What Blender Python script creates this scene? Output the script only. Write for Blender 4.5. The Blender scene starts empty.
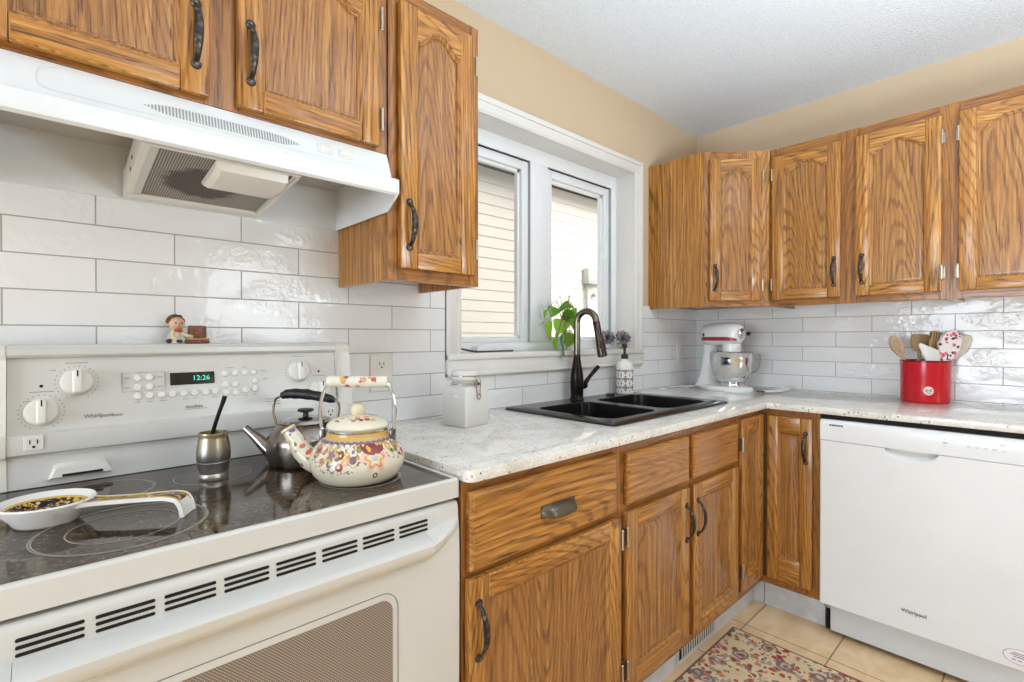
import bpy, bmesh, math, random
from mathutils import Vector, Matrix
random.seed(7)
PI = math.pi
scn = bpy.context.scene
C = scn.collection

# ------------------------------------------------------------------ camera
def make_camera():
    yaw, pitch, roll = math.radians(47.145), math.radians(-0.418), math.radians(-0.04)
    f = 496.72
    cd = bpy.data.cameras.new('camera')
    cd.sensor_fit = 'HORIZONTAL'; cd.sensor_width = 36.0
    cd.lens = 36.0 * f / 1024.0
    cd.clip_start = 0.02
    cam = bpy.data.objects.new('camera', cd); C.objects.link(cam)
    fwd = Vector((math.cos(yaw) * math.cos(pitch), math.sin(yaw) * math.cos(pitch), math.sin(pitch)))
    right = Vector((math.sin(yaw), -math.cos(yaw), 0)); up = right.cross(fwd)
    r2 = right * math.cos(roll) + up * math.sin(roll); u2 = -right * math.sin(roll) + up * math.cos(roll)
    m = Matrix((r2, u2, -fwd)).transposed().to_4x4()
    m.translation = Vector((-2.9019, -1.4662, 1.2037))
    cam.matrix_world = m
    scn.camera = cam
make_camera()

# ------------------------------------------------------------------ world, sun, lamps, exposure
w = bpy.data.worlds.new('sky'); scn.world = w; w.use_nodes = True
bg = w.node_tree.nodes['Background']
bg.inputs['Color'].default_value = (0.90, 0.95, 1.0, 1); bg.inputs['Strength'].default_value = 0.75

def light(name, kind, loc, rot, energy, color=(1, 1, 1), **kw):
    ld = bpy.data.lights.new(name, kind); ld.energy = energy; ld.color = color
    for k, v in kw.items(): setattr(ld, k, v)
    o = bpy.data.objects.new(name, ld); C.objects.link(o); o.location = loc; o.rotation_euler = rot
    return o
light('hazy_sun', 'SUN', (0, -6, 8), (math.radians(46), 0, math.radians(12)), 6.0, (1.0, 0.98, 0.94), angle=1.0)
light('ceiling_lamp', 'AREA', (-2.1, -2.4, 2.38), (0, 0, 0), 5, (1.0, 0.95, 0.88), shape='DISK', size=0.36)
light('bounced_flash', 'AREA', (-1.75, -2.15, 1.15), (math.radians(180), 0, 0), 70, (0.74, 0.885, 1.0), shape='DISK', size=1.0)  # unseen uplight added to brighten the ceiling and soften the room
light('rear_window_daylight', 'AREA', (-1.25, -4.3, 1.55), (math.radians(90), 0, 0), 16, (0.82, 0.92, 1.0), shape='RECTANGLE', size=1.0, size_y=0.8)
light('dining_window_daylight', 'AREA', (-6.5, -1.25, 1.20), (0, math.radians(-90), 0), 98, (0.80, 0.91, 1.0), shape='RECTANGLE', size=1.5, size_y=1.9)  # area light added to fill the right wall and raise its tile glints

scn.view_settings.view_transform = 'Standard'
scn.view_settings.look = 'None'
scn.view_settings.exposure = 0.0
scn.view_settings.gamma = 1.0
scn.view_settings.use_curve_mapping = False
try:
    scn.cycles.use_denoising = True
    scn.cycles.denoiser = 'OPENIMAGEDENOISE'
except Exception:
    pass
scn.cycles.max_bounces = 8
scn.cycles.sample_clamp_indirect = 6.0

# ------------------------------------------------------------------ material helpers
def srgb(r, g, b):
    def l(c):
        c /= 255.0
        return c / 12.92 if c <= 0.04045 else ((c + 0.055) / 1.055) ** 2.4
    return (l(r), l(g), l(b), 1)

class V:
    """a value inside a node tree, with arithmetic"""
    def __init__(s, nt, sock): s.nt = nt; s.s = sock
    def _m(s, op, a, b=None, c=None):
        n = s.nt.nodes.new('ShaderNodeMath'); n.operation = op
        for i, v in enumerate((a, b, c)):
            if v is None: continue
            if isinstance(v, V): s.nt.links.new(v.s, n.inputs[i])
            else: n.inputs[i].default_value = v
        return V(s.nt, n.outputs[0])
    def __add__(s, o): return s._m('ADD', s, o)
    __radd__ = __add__
    def __sub__(s, o): return s._m('SUBTRACT', s, o)
    def __rsub__(s, o): return s._m('SUBTRACT', o, s)
    def __mul__(s, o): return s._m('MULTIPLY', s, o)
    __rmul__ = __mul__
    def __truediv__(s, o): return s._m('DIVIDE', s, o)
    def f(s, op, b=None, c=None): return s._m(op, s, b, c)
    def lt(s, o): return s._m('LESS_THAN', s, o)
    def gt(s, o): return s._m('GREATER_THAN', s, o)
    def sm(s, a, b):
        n = s.nt.nodes.new('ShaderNodeMapRange'); n.interpolation_type = 'SMOOTHSTEP'
        s.nt.links.new(s.s, n.inputs[0]); n.inputs[1].default_value = a; n.inputs[2].default_value = b
        return V(s.nt, n.outputs[0])

class Mat:
    def __init__(s, name, rough=0.5, metal=0.0, color=(0.8, 0.8, 0.8, 1), **kw):
        s.m = bpy.data.materials.new(name); s.m.use_nodes = True; s.nt = s.m.node_tree
        s.b = s.nt.nodes['Principled BSDF']
        s.b.inputs['Roughness'].default_value = rough; s.b.inputs['Metallic'].default_value = metal
        s.b.inputs['Base Color'].default_value = color
        for k, v in kw.items(): s.b.inputs[k].default_value = v
    def link(s, v, sock):
        s.nt.links.new(v.s if isinstance(v, V) else v, s.b.inputs[sock] if isinstance(sock, str) else sock)
    def node(s, t, **kw):
        n = s.nt.nodes.new(t)
        for k, v in kw.items(): setattr(n, k, v)
        return n
    def coord(s, kind='Object'):
        return s.node('ShaderNodeTexCoord').outputs[kind]
    def xyz(s, sock):
        n = s.node('ShaderNodeSeparateXYZ'); s.nt.links.new(sock, n.inputs[0])
        return tuple(V(s.nt, o) for o in n.outputs)
    def vec(s, x, y, z):
        n = s.node('ShaderNodeCombineXYZ')
        for i, v in enumerate((x, y, z)):
            if isinstance(v, V): s.nt.links.new(v.s, n.inputs[i])
            else: n.inputs[i].default_value = v
        return n.outputs[0]
    def noise(s, vec, scale=5, detail=3, rough=0.5, dist=0.0):
        n = s.node('ShaderNodeTexNoise'); n.inputs['Scale'].default_value = scale
        n.inputs['Detail'].default_value = detail; n.inputs['Roughness'].default_value = rough
        n.inputs['Distortion'].default_value = dist
        s.nt.links.new(vec, n.inputs['Vector'])
        return V(s.nt, n.outputs[0])
    def voro(s, vec, scale=10, rnd=1.0, feature='F1'):
        n = s.node('ShaderNodeTexVoronoi'); n.inputs['Scale'].default_value = scale; n.feature = feature
        n.inputs['Randomness'].default_value = rnd
        s.nt.links.new(vec, n.inputs['Vector'])
        return n
    def ramp(s, v, stops, interp='LINEAR'):
        n = s.node('ShaderNodeValToRGB'); r = n.color_ramp; r.interpolation = interp
        while len(r.elements) < len(stops): r.elements.new(0.5)
        for e, (p, c) in zip(r.elements, stops): e.position = p; e.color = c
        s.nt.links.new(v.s if isinstance(v, V) else v, n.inputs[0])
        return n.outputs[0]
    def mix(s, fac, a, b, mode='MIX'):
        n = s.node('ShaderNodeMix', data_type='RGBA', blend_type=mode)
        if isinstance(fac, V): s.nt.links.new(fac.s, n.inputs[0])
        else: n.inputs[0].default_value = fac
        for v, i in ((a, 6), (b, 7)):
            if isinstance(v, tuple): n.inputs[i].default_value = v
            else: s.nt.links.new(v.s if isinstance(v, V) else v, n.inputs[i])
        return n.outputs[2]
    def bump(s, h, strength=0.3, dist=0.001):
        n = s.node('ShaderNodeBump'); n.inputs['Strength'].default_value = strength; n.inputs['Distance'].default_value = dist
        s.nt.links.new(h.s if isinstance(h, V) else h, n.inputs['Height'])
        s.nt.links.new(n.outputs[0], s.b.inputs['Normal'])

def plain(name, rgb, rough=0.5, metal=0.0, **kw):
    """solid colour with a trace of mottling"""
    m = Mat(name, rough, metal, **kw)
    c = srgb(*rgb)
    n = m.noise(m.coord(), 9, 2)
    d = tuple(x * 0.94 for x in c[:3]) + (1,)
    m.link(m.mix(n, d, c), 'Base Color')
    return m.m

def oak(name, axis, tones=((142, 88, 32), (184, 124, 52), (214, 156, 78)), dark=(84, 46, 16), amp=0.85):
    m = Mat(name, 0.33, 0, **{'Coat Weight': 0.38, 'Coat Roughness': 0.13, 'Specular IOR Level': 0.4})
    x, y, z = m.xyz(m.coord())
    info = m.node('ShaderNodeObjectInfo'); rnd = V(m.nt, info.outputs['Random'])
    off = rnd * 37.0
    if axis == 'z': a, l = x, z
    else: a, l = z, x
    # cathedral figure: contour lines of a noise stretched along the grain
    n1 = m.noise(m.vec(a * 3.6 + off, y * 3.6, l * 0.50 + off * 0.3), 1.0, 1.0, 0.4)
    n1b = m.noise(m.vec(a * 60 + off, y * 60, l * 5.0), 1.0, 2, 0.5)
    n1c = m.noise(m.vec(a * 9 + off, y * 9, l * 1.8), 1.0, 2, 0.5)
    ring = ((n1 * 52.0 + a * 22.0 + n1b * 0.9 + n1c * 1.0) * (2 * PI)).f('SINE')
    ring = ring.sm(0.15, 1.0)
    # long streaks and fine open pores
    n2 = m.noise(m.vec(a * 95 + off, y * 95, l * 3.2), 1.0, 3, 0.6)
    n3 = m.noise(m.vec(a * 520 + off, y * 520, l * 15), 1.0, 2, 0.65)
    n4 = m.noise(m.vec(a * 230 + off, y * 230, l * 7.5 + off), 1.0, 1.5, 0.5)
    pore = n3.sm(0.50, 0.64).f('MAXIMUM', n4.sm(0.57, 0.66) * 0.9)
    fig = ring * (0.05 + 0.60 * n2 + 0.55 * pore)
    base = m.ramp(n2, [(0.32, srgb(*tones[0])), (0.5, srgb(*tones[1])), (0.68, srgb(*tones[2]))])
    col = m.mix(fig * amp, base, srgb(*dark))
    col = m.mix(pore * (0.34 + 0.56 * ring), col, srgb(70, 38, 14))
    tone = m.noise(m.vec(a * 1.5 + off, y, l * 0.6 + off), 1.0, 1)
    col = m.mix((tone * 0.5 + rnd * 0.4) * 0.35, col, srgb(146, 92, 38))
    m.link(col, 'Base Color')
    m.link(pore * 0.25 + 0.27, 'Roughness')
    m.bump(0.0 - pore * 0.6 - ring * 0.3, 0.12, 0.0006)
    return m.m

OAKV = oak('oak_upright_grain', 'z'); OAKH = oak('oak_level_grain', 'x')
WOODS = [OAKV, OAKH]
OAKP = oak('oak_panel_veneer', 'z', ((130, 82, 36), (166, 112, 54), (194, 142, 78)), (78, 44, 18), 0.9)
OAKF = oak('oak_frame_upright', 'z', ((126, 74, 28), (158, 100, 40), (184, 126, 58)), (76, 42, 16)); OAKG = oak('oak_frame_level', 'x', ((126, 74, 28), (158, 100, 40), (184, 126, 58)), (76, 42, 16))  # face-frame tones darkened: door-gap shade put into the wood colour
FWOODS = [OAKF, OAKG]
WHITE = plain('white_paint', (229, 226, 221), 0.35)
ENAMEL = plain('white_enamel', (226, 228, 229), 0.2)
DWWHITE = plain('dishwasher_white', (233, 234, 235), 0.16)
PLASTIC = plain('white_plastic', (226, 223, 215), 0.4)
BLACK = plain('black_plastic', (16, 15, 15), 0.45)
VOID = plain('black_gap', (6, 6, 6), 0.8)
IRON = Mat('aged_iron', 0.42, 0.75)
_n = IRON.noise(IRON.coord(), 110, 2); IRON.link(IRON.ramp(_n, [(0.35, srgb(40, 37, 34)), (0.55, srgb(66, 61, 57)), (0.72, srgb(112, 102, 94))]), 'Base Color'); IRON.bump(_n, 0.5, 0.0008); IRON = IRON.m
NICKEL = plain('nickel', (188, 182, 170), 0.3, 1.0)
STEEL = plain('stainless_steel', (176, 172, 166), 0.16, 1.0)
CHROME = plain('chrome', (214, 214, 214), 0.08, 1.0)
GREYINK = plain('grey_ink', (120, 116, 112), 0.6)
DARKINK = plain('dark_ink', (30, 28, 28), 0.6)

def wall_mat():
    m = Mat('beige_wall_paint', 0.7)
    n = m.noise(m.coord(), 260, 2)
    n2 = m.noise(m.coord(), 2, 2)
    m.link(m.mix(n2, srgb(203, 180, 150), srgb(208, 186, 156)), 'Base Color'); m.bump(n, 0.12, 0.001); return m.m
BEIGE = wall_mat()
def ceil_mat():
    m = Mat('stippled_ceiling', 0.9)
    n = m.noise(m.coord(), 120, 4, 0.65)
    m.link(m.ramp(n, [(0.3, srgb(222, 229, 237)), (0.7, srgb(240, 245, 250))]), 'Base Color'); m.bump(n, 0.9, 0.006); return m.m
CEIL = ceil_mat()

def tile_mat(name, axis, phase, bw):
    """glossy hand-made wall tile laid in a half bond; axis is the level direction"""
    m = Mat(name, 0.12, 0)
    x, y, z = m.xyz(m.coord())
    u = x if axis == 'x' else 0.0 - y
    br = m.node('ShaderNodeTexBrick'); br.offset = 0.5; br.offset_frequency = 2; br.squash = 1.0
    for k, v in (('Scale', 1.0), ('Mortar Size', 0.0017), ('Mortar Smooth', 0.35), ('Brick Width', bw), ('Row Height', 0.0757), ('Bias', 0.0)):
        br.inputs[k].default_value = v
    br.inputs['Color1'].default_value = srgb(234, 234, 234); br.inputs['Color2'].default_value = srgb(227, 227, 227)
    br.inputs['Mortar'].default_value = srgb(160, 158, 156)
    m.nt.links.new(m.vec(u + phase + bw * 40, z - 1.003 + 0.0757 * 20, 0.0), br.inputs['Vector'])
    fac = V(m.nt, br.outputs['Fac'])
    wob = m.noise(m.vec(x * 42, y * 42, z * 48), 1.0, 2.5, 0.55)
    rnd = m.noise(m.vec(x * 5.5, y * 5.5, z * 13), 1.0, 0.5)
    wob2 = m.noise(m.vec(x * 90, y * 90, z * 60), 1.0, 1, 0.5)
    amt = rnd.sm(0.42, 0.66)
    m.link(br.outputs['Color'], 'Base Color')
    m.link(fac * 0.5 + 0.07, 'Roughness')
    m.bump(wob * (0.30 + 1.5 * amt) + wob2 * 0.20 * amt - fac * 0.6, 0.42, 0.004)
    return m.m
TILE_A = tile_mat('window_wall_tile', 'x', 2.3815, 0.297)
TILE_B = tile_mat('right_wall_tile', 'y', 0.008, 0.300)

def granite_mat():
    m = Mat('speckled_granite', 0.10, 0)
    co = m.coord()
    n = m.noise(co, 16, 4, 0.6)
    n2 = m.noise(co, 130, 3, 0.6)
    base = m.ramp(n, [(0.3, srgb(214, 208, 198)), (0.5, srgb(230, 226, 219)), (0.7, srgb(240, 238, 233))])
    base = m.mix(n2.sm(0.48, 0.72) * 0.4, base, srgb(190, 182, 171))
    v = m.voro(co, 95); d = V(m.nt, v.outputs['Distance'])
    c = m.xyz(v.outputs['Color'])[0]
    spot = d.lt(0.24) * c.gt(0.90)
    col = m.mix(spot, base, srgb(74, 64, 58))
    v = m.voro(co, 150); d = V(m.nt, v.outputs['Distance']); c = m.xyz(v.outputs['Color'])[1]
    col = m.mix(d.lt(0.30) * c.gt(0.80) * 0.6, col, srgb(140, 124, 112))
    v = m.voro(co, 80); d = V(m.nt, v.outputs['Distance']); c = m.xyz(v.outputs['Color'])[2]
    col = m.mix(d.lt(0.33) * c.gt(0.66) * 0.8, col, srgb(240, 238, 234))
    m.link(col, 'Base Color'); return m.m
GRANITE = granite_mat()

def floor_mat():
    m = Mat('beige_floor_tile', 0.32, 0)
    x, y, z = m.xyz(m.coord())
    br = m.node('ShaderNodeTexBrick'); br.offset = 0.0
    for k, v in (('Scale', 1.0), ('Mortar Size', 0.0028), ('Mortar Smooth', 0.2), ('Brick Width', 0.305), ('Row Height', 0.305)):
        br.inputs[k].default_value = v
    br.inputs['Color1'].default_value = (0, 0, 0, 1); br.inputs['Color2'].default_value = (0, 0, 0, 1); br.inputs['Mortar'].default_value = (1, 1, 1, 1)
    m.nt.links.new(m.vec(x + 0.775 + 0.305 * 40, y + 0.612 + 0.305 * 40, 0.0), br.inputs['Vector'])
    fac = V(m.nt, br.outputs['Fac'])
    n = m.noise(m.vec(x * 5, y * 9, 0.0), 1.0, 5, 0.6, 0.6)
    base = m.ramp(n, [(0.3, srgb(214, 178, 132)), (0.5, srgb(230, 198, 154)), (0.7, srgb(240, 214, 176))])
    m.link(m.mix(fac, base, srgb(158, 126, 88)), 'Base Color'); m.bump(0.0 - fac, 0.5, 0.002); return m.m
FLOOR = floor_mat()

def plinth_mat():
    m = Mat('grey_plinth_tile', 0.35)
    n = m.noise(m.coord(), 14, 5, 0.6)
    m.link(m.ramp(n, [(0.3, srgb(186, 187, 190)), (0.55, srgb(206, 207, 210)), (0.75, srgb(222, 223, 226))]), 'Base Color'); return m.m
PLINTH = plinth_mat()

# ------------------------------------------------------------------ mesh helpers
class MB:
    def __init__(s): s.bm = bmesh.new()
    def _bev(s, faces, bevel, seg, edges=None):
        es = edges if edges is not None else list({e for f in faces for e in f.edges})
        if bevel > 0: bmesh.ops.bevel(s.bm, geom=es, offset=bevel, segments=seg, profile=0.5, affect='EDGES', clamp_overlap=True)
    def box(s, x0, x1, y0, y1, z0, z1, mat=0, bevel=0.0, seg=2):
        vs = [s.bm.verts.new(p) for p in ((x0, y0, z0), (x1, y0, z0), (x1, y1, z0), (x0, y1, z0), (x0, y0, z1), (x1, y0, z1), (x1, y1, z1), (x0, y1, z1))]
        fs = [s.bm.faces.new([vs[i] for i in q]) for q in ((0, 3, 2, 1), (4, 5, 6, 7), (0, 1, 5, 4), (1, 2, 6, 5), (2, 3, 7, 6), (3, 0, 4, 7))]
        for f in fs: f.material_index = mat
        s._bev(fs, bevel, seg)
        return s
    def rings(s, loops, mat=0, close=True, cap0=True, cap1=True):
        """bridge a list of equal-length vertex loops"""
        L = [[s.bm.verts.new(p) for p in lp] for lp in loops]
        n = len(L[0])
        for a, b in zip(L, L[1:]):
            for i in range(n if close else n - 1):
                j = (i + 1) % n
                try:
                    f = s.bm.faces.new((a[i], a[j], b[j], b[i])); f.material_index = mat
                except ValueError: pass
        if close:
            for cap, lp, rev in ((cap0, L[0], True), (cap1, L[-1], False)):
                if cap:
                    f = s.bm.faces.new(list(reversed(lp)) if rev else lp); f.material_index = mat
        return L
    def lathe(s, prof, seg=32, mat=0, at=(0, 0, 0), squash=(1, 1), m4=None):
        loops = []
        for r, z in prof:
            lp = []
            for i in range(seg):
                a = 2 * PI * i / seg
                p = Vector((r * math.cos(a) * squash[0], r * math.sin(a) * squash[1], z))
                if m4 is not None: p = m4 @ p
                lp.append(p + Vector(at))
            loops.append(lp)
        s.rings(loops, mat); return s
    def tube(s, pts, rad, seg=10, mat=0, flat=None, caps=True):
        pts = [Vector(p) for p in pts]; n = len(pts)
        if not isinstance(rad, (list, tuple)): rad = [rad] * n
        t0 = (pts[1] - pts[0]).normalized()
        ref = Vector((0, 0, 1)) if abs(t0.z) < 0.9 else Vector((1, 0, 0))
        if flat is not None and len(flat) > 2: ref = Vector(flat[2])
        nrm = (ref - t0 * ref.dot(t0)).normalized()
        loops = []
        for i in range(n):
            t = (pts[min(i + 1, n - 1)] - pts[max(i - 1, 0)]).normalized()
            nrm = (nrm - t * nrm.dot(t)).normalized(); bi = t.cross(nrm)
            fa, fb = (flat[0], flat[1]) if flat is not None else (1, 1)
            loops.append([pts[i] + (nrm * math.cos(2 * PI * k / seg) * fa + bi * math.sin(2 * PI * k / seg) * fb) * rad[i] for k in range(seg)])
        s.rings(loops, mat, cap0=caps, cap1=caps); return s
    def prism(s, poly, a0, a1, axis='y', mat=0, bevel=0.0, seg=2):
        def P(u, v, a): return {'y': (u, a, v), 'x': (a, u, v), 'z': (u, v, a)}[axis]
        A = [s.bm.verts.new(P(u, v, a0)) for u, v in poly]; B = [s.bm.verts.new(P(u, v, a1)) for u, v in poly]
        n = len(poly); fs = []
        for i in range(n):
            j = (i + 1) % n
            fs.append(s.bm.faces.new((A[i], A[j], B[j], B[i])))
        fs.append(s.bm.faces.new(list(reversed(A)))); fs.append(s.bm.faces.new(B))
        for f in fs: f.material_index = mat
        s._bev(fs, bevel, seg); return s
    def sphere(s, c, r, mat=0, u=16, v=10, sc=(1, 1, 1)):
        prof = [(max(1e-4, math.sin(PI * i / v)) * r, -math.cos(PI * i / v) * r) for i in range(v + 1)]
        loops = [[(c[0] + rr * math.cos(2 * PI * k / u) * sc[0], c[1] + rr * math.sin(2 * PI * k / u) * sc[1], c[2] + z * sc[2]) for k in range(u)] for rr, z in prof]
        s.rings(loops, mat); return s
    def build(s, name, mats, parent=None, loc=(0, 0, 0), rot=(0, 0, 0), smooth=True, angle=35):
        bmesh.ops.recalc_face_normals(s.bm, faces=s.bm.faces)
        me = bpy.data.meshes.new(name); s.bm.to_mesh(me); s.bm.free()
        for m in (mats if isinstance(mats, (list, tuple)) else [mats]): me.materials.append(m)
        if smooth:
            me.shade_smooth(); me.set_sharp_from_angle(angle=math.radians(angle))
        o = bpy.data.objects.new(name, me); C.objects.link(o)
        o.parent = parent; o.location = loc; o.rotation_euler = rot
        return o

def tag(o, label=None, cat=None, group=None, kind=None):
    if label: o['label'] = label
    if cat: o['category'] = cat
    if group: o['group'] = group
    if kind: o['kind'] = kind
    return o
def thing(name, label, cat, loc=(0, 0, 0), rz=0.0, group=None):
    o = bpy.data.objects.new(name, None); C.objects.link(o); o.empty_display_size = 0.05
    o.location = loc; o.rotation_euler = (0, 0, rz)
    return tag(o, label, cat, group)
def struct(o, label): return tag(o, label, o.name.split('_')[0] if False else None, None, 'structure')
def text(name, body, size, mat, parent, loc, rot, depth=0.0004, align='CENTER'):
    cu = bpy.data.curves.new(name, 'FONT'); cu.body = body; cu.size = size; cu.extrude = depth; cu.align_x = align; cu.align_y = 'CENTER'; cu.offset = size * 0.012
    cu.resolution_u = 3
    cu.materials.append(mat)
    t = bpy.data.objects.new(name, cu); C.objects.link(t)
    me = bpy.data.meshes.new_from_object(t.evaluated_get(bpy.context.evaluated_depsgraph_get()))
    bpy.data.objects.remove(t); me.name = name
    o = bpy.data.objects.new(name, me); C.objects.link(o); o.parent = parent; o.location = loc; o.rotation_euler = rot
    return o
def rrect(x0, x1, y0, y1, r, k=6):
    pts = []
    for cx, cy, a in ((x1 - r, y0 + r, -90), (x1 - r, y1 - r, 0), (x0 + r, y1 - r, 90), (x0 + r, y0 + r, 180)):
        for i in range(k + 1):
            t = math.radians(a + 90 * i / k); pts.append((cx + r * math.cos(t), cy + r * math.sin(t)))
    return pts
def smooth_path(pts, n=8):
    """Catmull-Rom through the points"""
    P = [Vector(p) for p in pts]; out = []
    for i in range(len(P) - 1):
        p0, p1, p2, p3 = P[max(i - 1, 0)], P[i], P[i + 1], P[min(i + 2, len(P) - 1)]
        for k in range(n):
            t = k / n
            out.append(0.5 * ((2 * p1) + (p2 - p0) * t + (2 * p0 - 5 * p1 + 4 * p2 - p3) * t * t + (3 * p1 - p0 - 3 * p2 + p3) * t ** 3))
    out.append(P[-1]); return out

ZC = 0.9227           # counter top
H = 2.426             # ceiling

# ================================================================== the setting
def room():
    m = MB().box(-6.7, 0.12, -4.4, 0.1, -0.05, 0.0); tag(m.build('floor', FLOOR, smooth=False), 'beige square floor tiles', kind='structure')
    m = MB().box(-6.7, 0.12, -4.4, 0.12, H, H + 0.05); tag(m.build('ceiling', CEIL, smooth=False), 'white stippled ceiling', kind='structure')
    # window wall with its opening
    m = MB()
    x0, x1, z0, z1 = -1.815, -0.675, 1.12, 2.062
    m.box(-6.7, x0, 0, 0.12, 0, H); m.box(x1, 0.12, 0, 0.12, 0, H); m.box(x0, x1, 0, 0.12, 0, z0); m.box(x0, x1, 0, 0.12, z1, H)
    tag(m.build('wall_back', BEIGE, smooth=False), 'beige wall around the window', kind='structure')
    m = MB().box(-6.7, 0.12, -4.52, -4.4, 0, H); tag(m.build('wall_front', BEIGE, smooth=False), 'beige wall behind the camera', kind='structure')
    m = MB().box(0, 0.12, -4.4, 0.0, 0, H); tag(m.build('wall_right', BEIGE, smooth=False), 'beige wall above the right cabinets', kind='structure')
    # tiling
    m = MB()
    t = -0.008
    m.box(-3.6, -1.873, t, 0, 0.88, 1.70); m.box(-1.873, -0.609, t, 0, 0.88, 1.0625); m.box(-0.609, -0.0, t, 0, 0.88, 1.37)
    tag(m.build('trim_1', TILE_A, smooth=False), 'white glossy wall tiles behind the range and sink', kind='structure')
    m = MB().box(-0.008, 0, -2.4, -0.008, 0.88, 1.37); tag(m.build('trim_2', TILE_B, smooth=False), 'white glossy wall tiles behind the mixer and crock', kind='structure')
    # tiled plinths
    m = MB()
    for a, b in ((-2.26, -1.75), (-1.747, -1.2445), (-0.925, -0.66), (-0.657, -0.545)):
        m.box(a, b, -0.553, -0.535, 0, 0.14, bevel=0.001, seg=1)
    tag(m.build('baseboard_back', PLINTH), 'grey tiled plinth under the sink cabinets', kind='structure')
    m = MB()
    for a, b in ((-0.843, -0.603), (-0.600, -0.553)):
        m.box(-0.545, -0.527, a, b, 0, 0.14, bevel=0.001, seg=1)
    tag(m.build('baseboard_right', PLINTH), 'grey tiled plinth under the corner cabinet', kind='structure')
    # the ground outside
    m = MB().box(-12, 12, 0.2, 14, -0.6, -0.5)
    g = Mat('outside_gravel', 0.9); g.link(g.ramp(g.noise(g.coord(), 30, 4), [(0.3, srgb(120, 118, 112)), (0.7, srgb(170, 168, 160))]), 'Base Color')
    tag(m.build('ground', g.m, smooth=False), 'ground between the houses', kind='structure')
room()

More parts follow.
